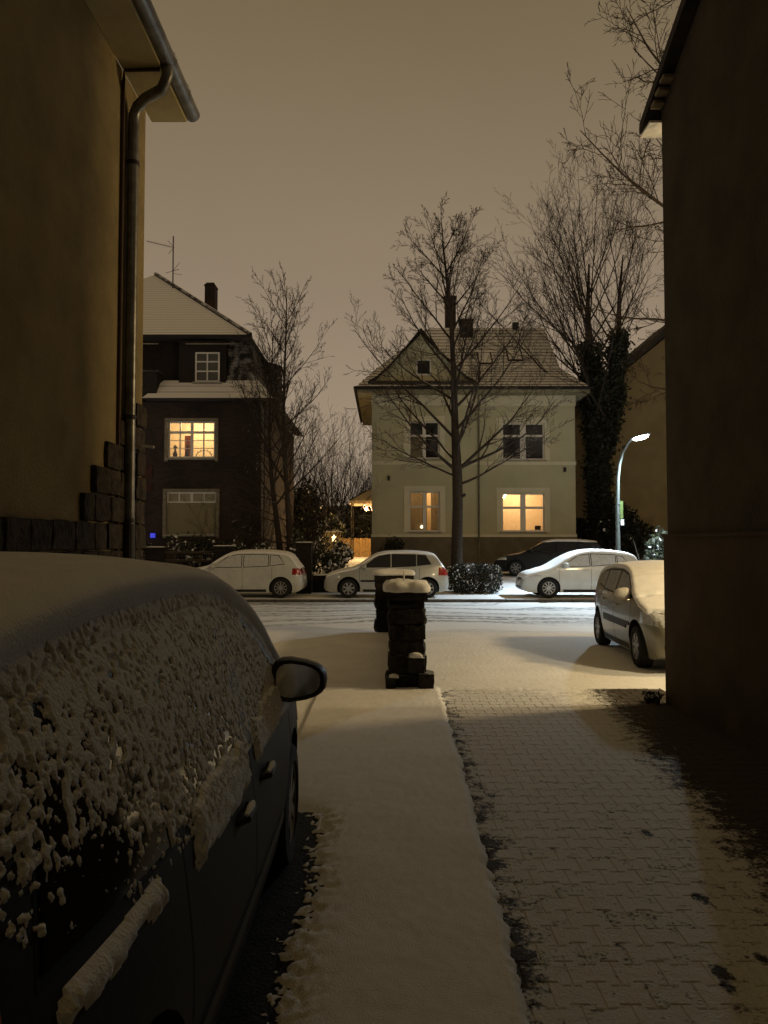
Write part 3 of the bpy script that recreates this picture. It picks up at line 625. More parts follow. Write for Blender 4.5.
w3 = window(CH, *W3, 34.92, vbars=((0.5, 0.15),), hbars=((0.62, 0.10),), lit=(42, (1.0, 0.62, 0.28), 1.5))
w4 = window(CH, *W4, 35.06, vbars=((0.5, 0.24),), hbars=((0.62, 0.11),), lit=(120, (1.0, 0.66, 0.36), 2.0))
m_net = mat('net_curtain', (0.42, 0.33, 0.20), 0.9, 0.15, 5)
cu = MB()
for k in range(22): cu.box(W3[0] + 0.05 + k * 0.06, W3[0] + 0.10 + k * 0.06, 35.16 + 0.02 * (k % 2), 35.185 + 0.02 * (k % 2), W3[2] - .1, W3[3] + .1) if not 13 <= k <= 15 else None
cu.build('curtain', m_net, w3)
m_lampb = mat('lamp_bulb', (0.9, 0.8, 0.6), 0.4, emit=((1, 0.85, 0.55), 4.0)); MB().lathe([(0.001, 2.36), (0.05, 2.40), (0.06, 2.46), (0.001, 2.52)], 10, 'z', (1.72, 35.12, 0)).build('table_lamp', m_lampb, w3); MB().lathe([(0.06, 2.28), (0.03, 2.30), (0.015, 2.37)], 10, 'z', (1.72, 35.12, 0)).build('lamp_foot', m_sil, w3)
m_net2 = mat('sheer_curtain', (0.75, 0.62, 0.42), 0.95, 0.08, 5)
MB().box(6.92, 7.18, 35.25, 35.33, 2.30, 2.50).build('window_ornament', m_sil, w4)
# roof
ro = MB()
for (x0_, x1_, xr0, xr1) in ((-1.25, 9.3, -0.35, 8.42),):
    courses(ro, (x0_, 34.3, 8.68), (x1_, 34.3, 8.68), (8.42, 36.5, 10.0), (-0.35, 36.5, 10.0), 7, 0.03)
    courses(ro, (-0.35, 36.5, 10.0), (8.42, 36.5, 10.0), (8.2, 39.2, 12.75), (2.4, 39.2, 12.75), 13, 0.03)
    courses(ro, (9.3, 34.3, 8.68), (9.3, 44.1, 8.68), (8.42, 42, 10.0), (8.42, 36.5, 10.0), 6, 0.05); courses(ro, (8.42, 36.5, 10.0), (8.42, 42, 10.0), (8.2, 39.25, 12.75), (8.2, 39.2, 12.75), 11, 0.03)
    courses(ro, (-1.25, 34.3, 8.68), (-1.25, 44.1, 8.68), (-0.35, 42, 10.0), (-0.35, 36.5, 10.0), 6, 0.05); courses(ro, (-0.35, 36.5, 10.0), (-0.35, 42, 10.0), (2.4, 39.25, 12.75), (2.4, 39.2, 12.75), 11, 0.05)
    ro.quad((-1.25, 44.1, 8.68), (9.3, 44.1, 8.68), (8.2, 39.25, 12.75), (2.4, 39.25, 12.75))
roo = ro.build('roof', m_roof2, CH)
MB().box(-1.2, 9.25, 34.35, 44.0, 8.45, 8.62).build('soffit', mat('dull_soffit', (0.26, 0.23, 0.14), 0.9), CH)
MB().tube([(-1.3, 34.25, 8.66), (9.35, 34.25, 8.66)], 0.075, 8).build('gutter', m_timber, CH)
MB().tube([(-1.3, 34.25, 8.66), (-1.3, 44, 8.66)], 0.075, 8).build('gutter', m_timber, CH)
MB().tube([(4.30, 34.83, 8.5), (4.30, 34.83, 0.4)], 0.045, 8).build('downpipe', mat('olive_pipe', (0.13, 0.12, 0.08), 0.6), CH)
gm = MB(); gp = [(-0.45, 9.05), (3.9, 9.05), (1.68, 11.25)]; gm.prism(gp, 34.9, 38.2, 'y'); gm.build('gable', m_cream, CH, fix=True)
gv = [(-0.72, 8.98), (-0.30, 9.22), (0.3, 9.78), (1.0, 10.58), (1.68, 11.42)]; gv2 = [(4.18, 8.98), (3.74, 9.22), (3.1, 9.78), (2.38, 10.58), (1.68, 11.42)]
gr = MB()
for pr in (gv, gv2):
    for (a, za), (b, zb) in zip(pr[:-1], pr[1:]): courses(gr, (a, 34.62, za), (a, 39.0, za), (b, 39.0, zb), (b, 34.62, zb), 3, 0.04)
gr.build('gable_roof', m_roof2, CH)
bb = MB()
for pr in (gv, gv2):
    for (a, za), (b, zb) in zip(pr[:-1], pr[1:]): bb.add([(a, 34.6, za - 0.06), (b, 34.6, zb - 0.06), (b, 34.6, zb + 0.06), (a, 34.6, za + 0.06), (a, 34.66, za - 0.06), (b, 34.66, zb - 0.06), (b, 34.66, zb + 0.06), (a, 34.66, za + 0.06)], [(0,1,2,3),(7,6,5,4),(0,4,5,1),(3,2,6,7)])
bb.build('bargeboard', m_timber, CH, fix=True)
window(CH, 1.47, 2.15, 9.35, 10.08, 34.83, vbars=(), hbars=(), fw=0.06, inset=0.0, sill=False)
MB().box(-0.62, 4.08, 34.55, 34.9, 8.92, 9.04).build('gable_cornice', m_roof2, CH)
c2 = MB().box(3.18, 3.7, 39.2, 39.9, 12.0, 14.3).build('chimney', m_brick, CH); MB().box(3.13, 3.75, 39.12, 39.98, 14.303, 14.40).build('chimney_cap', m_timber, c2)
c3 = MB().box(3.85, 4.5, 38.5, 39.0, 11.8, 12.95).build('chimney', m_timber, CH); MB().box(3.80, 4.55, 38.45, 39.05, 12.953, 13.02).build('chimney_cap', m_rsnow, c3)
MB().box(6.6, 6.9, 39.0, 39.3, 12.6, 13.0).build('chimney', m_timber, CH)
# skylights lie in the slope
for (xa, xb, ya) in ((4.55, 5.25, 36.75), (6.0, 6.75, 36.95)):
    s_ = 2.75 / 2.7
    def zz(y): return 10.0 + (y - 36.5) * s_
    sb = MB(); yb = ya + 0.72
    sb.add([(xa, ya, zz(ya) + .07), (xb, ya, zz(ya) + .07), (xb, yb, zz(yb) + .07), (xa, yb, zz(yb) + .07), (xa, ya, zz(ya) - .05), (xb, ya, zz(ya) - .05), (xb, yb, zz(yb) - .05), (xa, yb, zz(yb) - .05)], [(0,1,2,3),(4,5,1,0),(5,6,2,1),(6,7,3,2),(7,4,0,3)])
    sk_ = sb.build('skylight', m_timber, roo)
    MB().quad((xa + .06, ya + .05, zz(ya + .05) + .09), (xb - .06, ya + .05, zz(ya + .05) + .09), (xb - .06, yb - .05, zz(yb - .05) + .09), (xa + .06, yb - .05, zz(yb - .05) + .09)).build('pane', m_rsnow, sk_)
for (x, z) in ((0.22, 4.55), (8.25, 4.95)):
    MB().box(x - .05, x + .05, 34.80 if x < 4 else 34.94, 34.915 if x < 4 else 35.055, z, z + 0.2).build('wall_lantern', m_black, CH)

# ------------------------------------------------------------------ house behind the street lamp
m_oliv = mat('olive_plaster', (0.22, 0.175, 0.09), 0.95, 0.1, 1.0)
OH = thing('rear_house', 'plain olive house wall with a steep dark verge, behind the street lamp', 'house', (15, 40, 0.7))
w = MB(); w.prism([(10.95, 0.3), (24, 0.3), (24, 9.0), (17.4, 14.6), (10.95, 9.35)], 40, 50, 'y'); w.build('wall', m_oliv, OH, fix=True)
rf = MB()
rf.add([(10.4, 39.5, 8.95), (17.4, 39.5, 14.75), (17.4, 50, 14.75), (10.4, 50, 8.95), (10.4, 39.5, 9.4), (17.4, 39.5, 15.2), (17.4, 50, 15.2), (10.4, 50, 9.4)], [(3,2,1,0),(4,5,6,7),(0,1,5,4),(1,2,6,5),(2,3,7,6),(3,0,4,7)])
rf.add([(24.6, 39.5, 8.95), (17.4, 39.5, 14.75), (17.4, 50, 14.75), (24.6, 50, 8.95), (24.6, 39.5, 9.4), (17.4, 39.5, 15.2), (17.4, 50, 15.2), (24.6, 50, 9.4)], [(3,2,1,0),(4,5,6,7),(0,1,5,4),(1,2,6,5),(2,3,7,6),(3,0,4,7)])
rf.build('roof', m_rtile, OH, fix=True)

# ------------------------------------------------------------------ cars
m_tyre = mat('tyre_rubber', (0.014, 0.014, 0.014), 0.9, 0.2, 30)
m_seam = mat('seam_black', (0.006, 0.006, 0.006), 0.8)
m_chrome = mat('chrome', (0.6, 0.6, 0.6), 0.15, 0.05, metal=1.0)
m_headl = mat('headlamp_lens', (0.45, 0.46, 0.46), 0.12, 0.2, 30, spec=0.6)
m_redl = mat('tail_lamp_red', (0.30, 0.012, 0.010), 0.15, 0.2, 20, spec=0.6)
m_plate = mat('number_plate', (0.65, 0.65, 0.62), 0.5)
def paint(name, c, metal=0.0, rough=0.32, dust=0.0):
    return mat('paint_' + name, c, rough, 0.06, 4, metal=metal, coat=0.6, spec=0.5) if not dust else mat('paint_' + name, c, 0.6, 0.0, 60, col2=tuple(q * (1 + dust) for q in c), coat=0.0, spec=0.18)

class CarShape:
    def __init__(s, L, W0, top, belt, roof_in=0.36, zb=0.17, edge=0.07, crown=0.045, plan=None):
        s.L, s.W0 = L, W0; s.h = pchip(top); s.belt = pchip(belt); s.tum = roof_in; s.edge = edge; s.crown = crown
        s.plan = pchip(plan or [(0, .66), (.03, .76), (.10, .85), (.25, .91), (.55, .965), (1.0, .992), (L*.5, 1), (L - 1.0, .99), (L - .5, .96), (L - .18, .90), (L - .05, .83), (L, .74)])
        s.zbf = pchip([(0, .30), (.05, .24), (.3, zb), (L - .3, zb), (L - .05, .26), (L, .34)])
        s.pz = pchip([(.12, .90), (.3, .962), (.5, .997), (.62, 1.0), (.78, .988), (1.0, .955), (1.2, .93)])
    def y(s, q, z):
        W = s.W0 * s.plan(q); b = s.belt(q)
        return np.where(z <= b, W * s.pz(z), W * s.pz(b) - (z - b) * s.tum - np.maximum(z - b - .30, 0) ** 2 * 0.55)
    def section(s, q, n1, n2, n3, n4):
        """ring from right sill over the top to left sill; local x forward, y left"""
        h = float(s.h(q)); zb = float(s.zbf(q)); ed = min(s.edge, (h - zb) * 0.3); zs = h - s.crown - ed
        b = min(float(s.belt(q)), zs - 0.03)
        z = np.concatenate([np.linspace(zb, b, n1, endpoint=False), np.linspace(b, zs, n2)]); y = s.y(q, z)
        ye = y[-1]; a = np.linspace(0, math.pi / 2, n3 + 1)[1:]; er = min(ed, ye * .4)
        y = np.concatenate([y, ye - er * (1 - np.cos(a))]); z = np.concatenate([z, zs + ed * np.sin(a)])
        t = np.linspace(1, 0, n4 + 1)[1:]; y2 = (ye - er) * t; z2 = (h - s.crown) + s.crown * (1 - t * t)
        y = np.concatenate([y, y2]); z = np.concatenate([z, z2])
        yy = np.concatenate([-y, y[:-1][::-1]]); zz = np.concatenate([z, z[:-1][::-1]])
        return np.stack([np.full_like(yy, s.L / 2 - q), yy, zz], -1)
    def grid(s, st, n1=9, n2=7, n3=4, n4=6): return np.stack([s.section(float(q), n1, n2, n3, n4) for q in st])
    def stations(s, n):
        e = [0, .012, .03, .06, .1, .15]; return np.array(e + list(np.linspace(.2, s.L - .2, n)) + [s.L - q for q in reversed(e)])
def grid_normals(G):
    du = np.gradient(G, axis=0); dv = np.gradient(G, axis=1); N = np.cross(dv, du); ln = np.linalg.norm(N, axis=-1, keepdims=True); N = N / np.maximum(ln, 1e-9)
    c = G - np.array([0, 0, 0.6]); flip = (N * c * np.array([0.15, 1, 1])).sum(-1, keepdims=True) < 0
    return np.where(flip, -N, N)
CUT = []
def car_body(shape, car, m_paint, axles, rw, name='body', n=64):
    G = shape.grid(shape.stations(n)); b = MB().grid(G); a, k = G.shape[:2]
    b.f.append(tuple(range(k))); b.f.append(tuple((a - 1) * k + j for j in range(k - 1, -1, -1)))
    for i in range(a - 1): b.f.append((i * k, (i + 1) * k, (i + 1) * k + k - 1, i * k + k - 1))
    ob = b.build(name, m_paint, car, local=True, fix=True); me = ob.data; me.materials.append(m_seam)
    cut = MB()
    for ax in axles:
        for sd in (-1, 1):
            cut2 = [(rw, sd * 0.48), (rw, sd * 1.2)]
            o0 = len(cut.v); cut.lathe(cut2, 28, 'y', (shape.L / 2 - ax, 0, rw - 0.055))
            cut.f.append(tuple(o0 + j for j in range(28))); cut.f.append(tuple(o0 + 28 + j for j in range(27, -1, -1)))
    co = cut.build('cutter', m_seam, None, fix=True)
    md = ob.modifiers.new('arches', 'BOOLEAN'); md.operation = 'DIFFERENCE'; md.object = co; md.solver = 'EXACT'
    keep_p = ob.parent; ob.parent = None
    bpy.context.view_layer.update(); dg = bpy.context.evaluated_depsgraph_get()
    nm = bpy.data.meshes.new_from_object(ob.evaluated_get(dg)); ob.modifiers.clear(); ob.data = nm; ob.parent = keep_p
    bpy.data.objects.remove(co)
    if len(nm.materials) < 2: nm.materials.append(m_seam)
    for p in nm.polygons:
        c = p.center
        inside = any((c.x - (shape.L / 2 - ax)) ** 2 + (c.z - rw + .055) ** 2 < (rw + .004) ** 2 for ax in axles) and abs(c.y) < shape.W0 * 1.01 and (abs(p.normal.y) < 0.5 or abs(c.y) < 0.55)
        p.material_index = 1 if inside or c.z < 0.0 else 0
    shade(nm, 38)
    bm = bmesh.new(); bm.from_mesh(nm); bv = BVHTree.FromBMesh(bm); bm.free()
    return ob, bv, G
def patch(bv, cs, dr, nu, nv, off, thick=0.006):
    """a panel laid on the body: the corners' bilinear grid is cast along dr onto the surface"""
    c0, c1, c2, c3 = map(Vector, cs); d = Vector(dr).normalized(); m_ = MB(); P = []; last = None
    for i in range(nu + 1):
        for j in range(nv + 1):
            u, v = i / nu, j / nv; q = (c0 * (1 - u) + c1 * u) * (1 - v) + (c3 * (1 - u) + c2 * u) * v
            h, nn, _, _ = bv.ray_cast(q - d * 3, d)
            if h is None: h, nn, _, _ = bv.find_nearest(q)
            P.append(h - d * off + (nn * 0.0))
    G = np.array([tuple(p) for p in P]).reshape(nu + 1, nv + 1, 3); m_.grid(G); o_ = (nu + 1) * (nv + 1)
    m_.grid(G + np.array(tuple(d)) * (thick + off))
    idx = [i * (nv + 1) for i in range(nu + 1)] + [nu * (nv + 1) + j for j in range(1, nv + 1)] + [i * (nv + 1) + nv for i in range(nu - 1, -1, -1)] + [j for j in range(nv - 1, 0, -1)]
    for a, b in zip(idx, idx[1:] + idx[:1]): m_.f.append((a, b, b + o_, a + o_))
    return m_
def wheel(car, shape, ax, sd, r, rim_m, spokes, hub=True):
    x = shape.L / 2 - ax; y0 = sd * (shape.W0 * 0.985); wd = 0.19
    t = MB().lathe([(r * .62, y0 - sd * .015), (r * .68, y0), (r * .93, y0 - sd * .006), (r, y0 - sd * .035), (r, y0 - sd * wd), (r * .6, y0 - sd * wd)], 28, 'y', (x, 0, r)); wh = t.build('wheel', m_tyre, car, smooth=40, local=True, fix=True)
    rm = MB(); yr = y0 - sd * 0.012
    rm.lathe([(r * .66, yr), (r * .60, yr), (r * .585, yr - sd * .03), (r * .585, yr - sd * .1)], 28, 'y', (x, 0, r)); rm.lathe([(r * .14, yr - sd * .004), (r * .001, yr)], 14, 'y', (x, 0, r)); rm.lathe([(r * .14, yr - sd * .004), (r * .15, yr - sd * .04)], 14, 'y', (x, 0, r))
    for k in range(spokes):
        a = 2 * math.pi * k / spokes + .3; ca, sa = math.cos(a), math.sin(a); hw = r * (.10 if spokes < 8 else .055)
        def P(rr, w, yy): return (x + ca * rr - sa * w, yy, r + sa * rr + ca * w)
        vs_ = [P(r * .1, -hw * .8, yr - sd * .004), P(r * .6, -hw, yr - sd * .004), P(r * .6, hw, yr - sd * .004), P(r * .1, hw * .8, yr - sd * .004), P(r * .1, -hw * .8, yr - sd * .03), P(r * .6, -hw, yr - sd * .03), P(r * .6, hw, yr - sd * .03), P(r * .1, hw * .8, yr - sd * .03)]
        rm.add(vs_, [(0,1,2,3),(0,4,5,1),(1,5,6,2),(2,6,7,3)])
    rm.build('rim', rim_m, wh, local=True, fix=True)
    MB().lathe([(r * .585, yr - sd * .06), (r * .01, yr - sd * .06)], 24, 'y', (x, 0, r)).build('brake_disc', m_seam, wh, local=True)
def mirror(car, x, y, z, sd, m_body, glass=True, s_=1.0):
    g_ = MB(); prof = [(0.0, .35), (.25, .75), (.55, 1.0), (.85, 1.0), (1.0, .93)]
    n_ = 18; rows = []
    cw, chh = 0.115 * s_, 0.085 * s_
    for t, f in prof:      # t runs from the rounded front to the glass end
        row_ = []
        for j in range(n_):
            a = 2 * math.pi * j / n_; ex = 0.72
            u = math.copysign(abs(math.cos(a)) ** ex, math.cos(a)) * cw * f; v = math.copysign(abs(math.sin(a)) ** ex, math.sin(a)) * chh * f * (1.0 - 0.22 * u / cw * sd)
            row_.append((x + 0.07 * s_ - t * 0.15 * s_, y + sd * (0.13 * s_) + u, z + v))
        rows.append(row_)
    for r_ in rows: g_.v.extend(r_)
    for i in range(len(rows) - 1):
        for j in range(n_): g_.f.append((i * n_ + j, i * n_ + (j + 1) % n_, (i + 1) * n_ + (j + 1) % n_, (i + 1) * n_ + j))
    g_.f.append(tuple(range(n_ - 1, -1, -1)))
    xe = rows[-1][0][0]
    g_.add([(q[0] + .012, y + sd * .13 * s_ + (q[1] - y - sd * .13 * s_) * .86, z + (q[2] - z) * .84) for q in rows[-1]], [tuple(range(n_))])
    o0 = (len(rows) - 1) * n_; o1 = len(g_.v) - n_
    for j in range(n_): g_.f.append((o0 + j, o0 + (j + 1) % n_, o1 + (j + 1) % n_, o1 + j))
    mo_ = g_.build('mirror', m_body, car, smooth=50, local=True, fix=True)
    MB().add([(xe + .008, y + sd * .13 * s_ + (q[1] - y - sd * .13 * s_) * .84, z + (q[2] - z) * .82) for q in rows[-1]], [tuple(range(n_))]).build('mirror_glass', mat('mirror_silver', (0.75, 0.75, 0.74), 0.12, 0.1, 12, metal=0.9), mo_, local=True)
    MB().tube([(x + .03, y - sd * .10, z - chh * .55), (x + .02, y + sd * .03, z - chh * .5)], [.035 * s_, .03 * s_], 8).build('mirror_arm', m_black, mo_, local=True)
    return mo_
def car_snow(car, shape, thick, n=110, ring=(6, 26, 8, 14), seed=0, mat_=None, name='snow_cover', cover=None, fine=0.006):
    st = shape.stations(n); G = shape.grid(st, *ring); N = grid_normals(G); P = G + np.array([seed * 13.1, 0, 0])
    nz_ = N[..., 2]
    t = thick * sstep(.38, .80, nz_ + (fbm(P * 7, 3, seed) - .5) * .2) + (fbm(P * 16, 3, seed + 5) - .5) * fine * 2 * sstep(.3, .6, nz_) - .001
    if cover is not None: t = cover(G, N, P, t)
    t = np.where(t > 0.002, t, -0.02)
    S = G + N * t[..., None]
    ob = grid_mesh(name, S, mat_ or m_snow_fine, None, keep=t > 0); ob.parent = car; return ob
def hatchback(name, label, cat, loc, rz, shape, m_p, axles, r, rim_m, spokes, wins, glass_m, screens, group=None, trim=None, handles=(), seams=(), head=None, tail=None, snow=0.03, seed=0, plates=True, mirror_at=None, arches=0.36, mirror_m=None, snow_fn=None):
    car = thing(name, label, cat, loc, rz, group); L = shape.L
    body, bv, G = car_body(shape, car, m_p, axles, arches)
    X = lambda q: L / 2 - q
    for sd in (-1, 1):
        for (a, b, c, d) in wins:        # side windows: lower front, lower rear, upper rear, upper front as (s,z)
            cs = [(X(a[0]), sd, a[1]), (X(b[0]), sd, b[1]), (X(c[0]), sd, c[1]), (X(d[0]), sd, d[1])]
            ce = sum((Vector(q) for q in cs), Vector()) / 4
            cs2 = [tuple(ce + (Vector(q) - ce) + Vector((math.copysign(.022, (Vector(q) - ce).x), 0, math.copysign(.02, (Vector(q) - ce).z)))) for q in cs]
            patch(bv, cs2, (0, -sd, 0), 8, 5, 0.0015).build('window_seal', m_seam, car, local=True)
            patch(bv, cs, (0, -sd, 0), 8, 5, 0.005).build('side_window', glass_m, car, smooth=60, local=True)
        for (a, b) in seams:             # door gaps
            w_ = .005
            patch(bv, [(X(a[0]) - w_, sd, a[1]), (X(a[0]) + w_, sd, a[1]), (X(b[0]) + w_, sd, b[1]), (X(b[0]) - w_, sd, b[1])], (0, -sd, 0), 1, 10, 0.0012).build('door_gap', m_seam, car, local=True)
        for (s_, z) in handles:
            h, nn, _, _ = bv.ray_cast(Vector((X(s_), sd * 3, z)), Vector((0, -sd, 0)))
            if h: MB().tube([(h.x + .09, h.y - sd * .005, z), (h.x + .06, h.y + sd * .028, z + .004), (h.x - .06, h.y + sd * .028, z + .004), (h.x - .09, h.y - sd * .005, z)], .015, 8).build('door_handle', m_p if trim is None else m_p, car, smooth=40, local=True)
        if trim:
            a0, a1, z0_, z1_ = trim
            patch(bv, [(X(a0), sd, z0_), (X(a1), sd, z0_), (X(a1), sd, z1_), (X(a0), sd, z1_)], (0, -sd, 0), 10, 2, 0.012).build('side_trim', m_black, car, local=True)
        for ax in axles: wheel(car, shape, ax, sd, r, rim_m, spokes)
        patch(bv, [(X(axles[0] + .45), sd, .19), (X(axles[1] - .45), sd, .19), (X(axles[1] - .45), sd, .27), (X(axles[0] + .45), sd, .27)], (0, -sd, 0), 8, 2, .004).build('sill', m_black, car, local=True)
        if head:
            (s0, z0_, z1_) = head
            patch(bv, [(X(-.05), sd * .34, z0_), (X(s0), sd * .80, z0_ + .06), (X(s0), sd * .78, z1_), (X(.1), sd * .38, z1_ - .05)], (-.75, -sd * .6, -.1), 8, 4, 0.006).build('headlight', m_headl, car, smooth=60, local=True)
        if tail:
            (s0, z0_, z1_, yi) = tail
            patch(bv, [(X(L + .1), sd * yi, z0_), (X(s0), sd * .9, z0_), (X(s0 + .04), sd * .9, z1_), (X(L + .1), sd * yi, z1_)], (.7, -sd * .7, 0), 8, 4, 0.008).build('tail_light', m_redl, car, smooth=60, local=True)
        if mirror_at:
            s_, z = mirror_at; h, nn, _, _ = bv.ray_cast(Vector((X(s_), sd * 3, z)), Vector((0, -sd, 0)))
            if h: mirror(car, h.x, h.y, z, sd, mirror_m or m_p)
    (w0, w1), (r0, r1) = screens         # windscreen and rear screen, cast from above / behind
    def zat(q): return float(shape.h(q))
    for nm_, qa, qb, dr in (('windscreen', w0, w1, (-.45, 0, -.9)), ('rear_window', r1, r0, (.8, 0, -.6))):
        ya = float(shape.y(qa, zat(qa) - .12)) * .90; yb = float(shape.y(qb, zat(qb) - .1)) * .86
        patch(bv, [(X(qa), -ya, zat(qa)), (X(qa), ya, zat(qa)), (X(qb), yb, zat(qb)), (X(qb), -yb, zat(qb))], dr, 8, 6, 0.005).build(nm_, glass_m, car, smooth=60, local=True)
    # grille, bumper strips, number plates
    patch(bv, [(X(-.1), -.33, .56), (X(-.1), .33, .56), (X(-.1), .36, .66), (X(-.1), -.36, .66)], (-1, 0, 0), 6, 2, 0.004).build('grille', m_black, car, local=True)
    patch(bv, [(X(-.1), -.42, .24), (X(-.1), .42, .24), (X(-.1), .46, .36), (X(-.1), -.46, .36)], (-1, 0, 0), 6, 2, 0.004).build('air_intake', m_black, car, local=True)
    for k, dr in ((-.1, (-1, 0, 0)), (L + .1, (1, 0, 0))):
        z_ = .42 if k < 0 else .55
        patch(bv, [(X(k), -.25, z_), (X(k), .25, z_), (X(k), .25, z_ + .1), (X(k), -.25, z_ + .1)], dr, 3, 2, 0.012).build('number_plate', m_plate, car, local=True)
    if snow: car_snow(car, shape, snow, seed=seed, cover=snow_fn)
    return car, bv
m_rim = mat('alloy', (0.38, 0.38, 0.38), 0.4, 0.15, 20, metal=0.6)
m_rim_d = mat('alloy_dark', (0.20, 0.20, 0.20), 0.4, 0.15, 20, metal=0.6)
m_iced = mat('snow_dusted_glass', (0.50, 0.51, 0.51), 0.8, 0.10, 12, bump=0.004, bscale=60)
m_iced_t = mat('thinly_snowed_glass', (0.34, 0.34, 0.33), 0.7, 0.15, 9, bump=0.004, bscale=60)
# shapes -------------------------------------------------------------
def polo_shape(L=3.9, H=1.46, W=.825):
    k = L / 3.9; q = H / 1.46
    return CarShape(L, W, [(0, .47*q), (.02*k, .58*q), (.07*k, .68*q), (.16*k, .75*q), (.5*k, .86*q), (.92*k, .955*q), (1.05*k, 1.00*q), (1.4*k, 1.235*q), (1.72*k, 1.395*q), (2.1*k, 1.45*q), (2.6*k, 1.46*q), (3.1*k, 1.43*q), (3.42*k, 1.37*q), (3.52*k, 1.30*q), (3.70*k, 1.06*q), (3.80*k, .93*q), (3.87*k, .74*q), (3.9*k, .52*q)],
                    [(0, .80*q), (.9*k, .90*q), (2.0*k, .93*q), (3.2*k, .97*q), (3.9*k, 1.0*q)])
def polo_wins(k=1.0, q=1.0):
    f = lambda *p: tuple((a * k, b * q) for a, b in p)
    return [f((1.22, .96), (2.06, .965), (2.06, 1.345), (1.72, 1.31)), f((2.14, .965), (2.86, 1.0), (2.86, 1.33), (2.14, 1.345)), f((2.93, 1.01), (3.34, 1.06), (3.16, 1.31), (2.93, 1.325))]
PSEAM = [((1.12, .30), (1.12, .93)), ((2.10, .25), (2.10, .95)), ((2.98, .45), (2.98, .98))]
c_silver = paint('silver', (0.40, 0.395, 0.35), 0.35); c_white = paint('white', (0.50, 0.51, 0.48)); c_black = mat('paint_black', (0.008, 0.008, 0.008), 0.45, 0.1, 4, spec=0.25); c_silver2 = paint('champagne', (0.21, 0.20, 0.145), 0.3)
GRP = 'cars parked along the far kerb'
hatchback('parked_car', 'silver hatchback with clear dark windows, parked behind the two snow-capped stone pillars', 'car', (0.07, 24.75, 0.012), math.pi, polo_shape(), c_silver, (.78, 3.24), .295, m_rim, 7, polo_wins(), m_dark_glass, ((1.08, 1.66), (3.44, 3.72)), GRP,
          trim=(1.15, 2.7, .50, .56), handles=((1.92, .80), (2.84, .84)), seams=PSEAM, head=(.5, .56, .74), tail=(3.70, .70, .95, .62), snow=.022, seed=1, mirror_at=(1.25, .98))
vw = polo_shape(4.05, 1.47, .87)
hatchback('parked_car', 'white hatchback with snowed-over windows, parked in front of the brick house fence', 'car', (-4.55, 24.75, 0.012), math.pi, vw, c_white, (.82, 3.37), .315, m_rim, 10, polo_wins(4.05/3.9, 1.0), m_iced, ((1.12, 1.72), (3.57, 3.86)), GRP,
          handles=((1.98, .83), (2.94, .86)), seams=[((a*1.04, b), (c*1.04, d)) for (a, b), (c, d) in PSEAM], head=(.5, .56, .74), tail=(3.80, .72, .92, .40), snow=.035, seed=2, mirror_at=(1.28, .99))
hatchback('parked_car', 'snowy white car almost hidden behind the yellow house, farthest left', 'car', (-10.0, 24.75, 0.012), math.pi, polo_shape(4.2, 1.46, .87), c_white, (.85, 3.5), .315, m_rim_d, 7, polo_wins(4.2/3.9, 1.0), m_iced, ((1.14, 1.78), (3.7, 4.0)), GRP,
          head=(.5, .56, .74), tail=(3.95, .72, .92, .40), snow=.04, seed=3, mirror_at=(1.3, .99))
K = .9
def ks(*p): return [(q * K, z) for q, z in p]
au = CarShape(3.85, .87, ks((0, .42), (.02, .52), (.08, .64), (.2, .74), (.6, .86), (1.0, .965), (1.15, 1.03), (1.6, 1.27), (2.0, 1.42), (2.4, 1.48), (2.8, 1.485), (3.4, 1.44), (3.8, 1.37), (3.92, 1.29), (4.08, 1.06), (4.18, .92), (4.25, .72), (4.278, .5)), ks((0, .80), (1.0, .93), (2.2, .96), (3.4, 1.04), (4.28, 1.08)))
hatchback('parked_car', 'white hatchback coated with bluish snow, parked below the street lamp', 'car', (6.22, 24.7, 0.012), math.pi, au, c_white, (.80, 3.17), .315, m_rim, 10,
          [ks((1.36, .99), (2.30, 1.0), (2.30, 1.36), (1.95, 1.31)), ks((2.38, 1.0), (3.20, 1.06), (3.20, 1.33), (2.38, 1.36)), ks((3.28, 1.08), (3.60, 1.14), (3.42, 1.29), (3.28, 1.30))], m_iced, ((1.06, 1.73), (3.46, 3.69)), GRP,
          handles=((1.95, .86), (2.81, .90)), seams=[((1.12, .30), (1.12, .96)), ((2.11, .25), (2.11, .98)), ((2.97, .5), (2.97, 1.05))], head=(.65, .60, .74), tail=(3.62, .74, .95, .4), snow=.035, seed=4, mirror_at=(1.28, 1.02))
es = CarShape(4.45, .88, [(0, .45), (.02, .55), (.08, .66), (.2, .74), (.6, .86), (1.1, .96), (1.25, 1.02), (1.7, 1.26), (2.05, 1.41), (2.5, 1.47), (3.2, 1.465), (3.8, 1.42), (4.05, 1.38), (4.14, 1.31), (4.30, 1.02), (4.36, .9), (4.42, .7), (4.45, .5)], [(0, .82), (1.0, .93), (2.2, .95), (3.4, .98), (4.45, 1.0)])
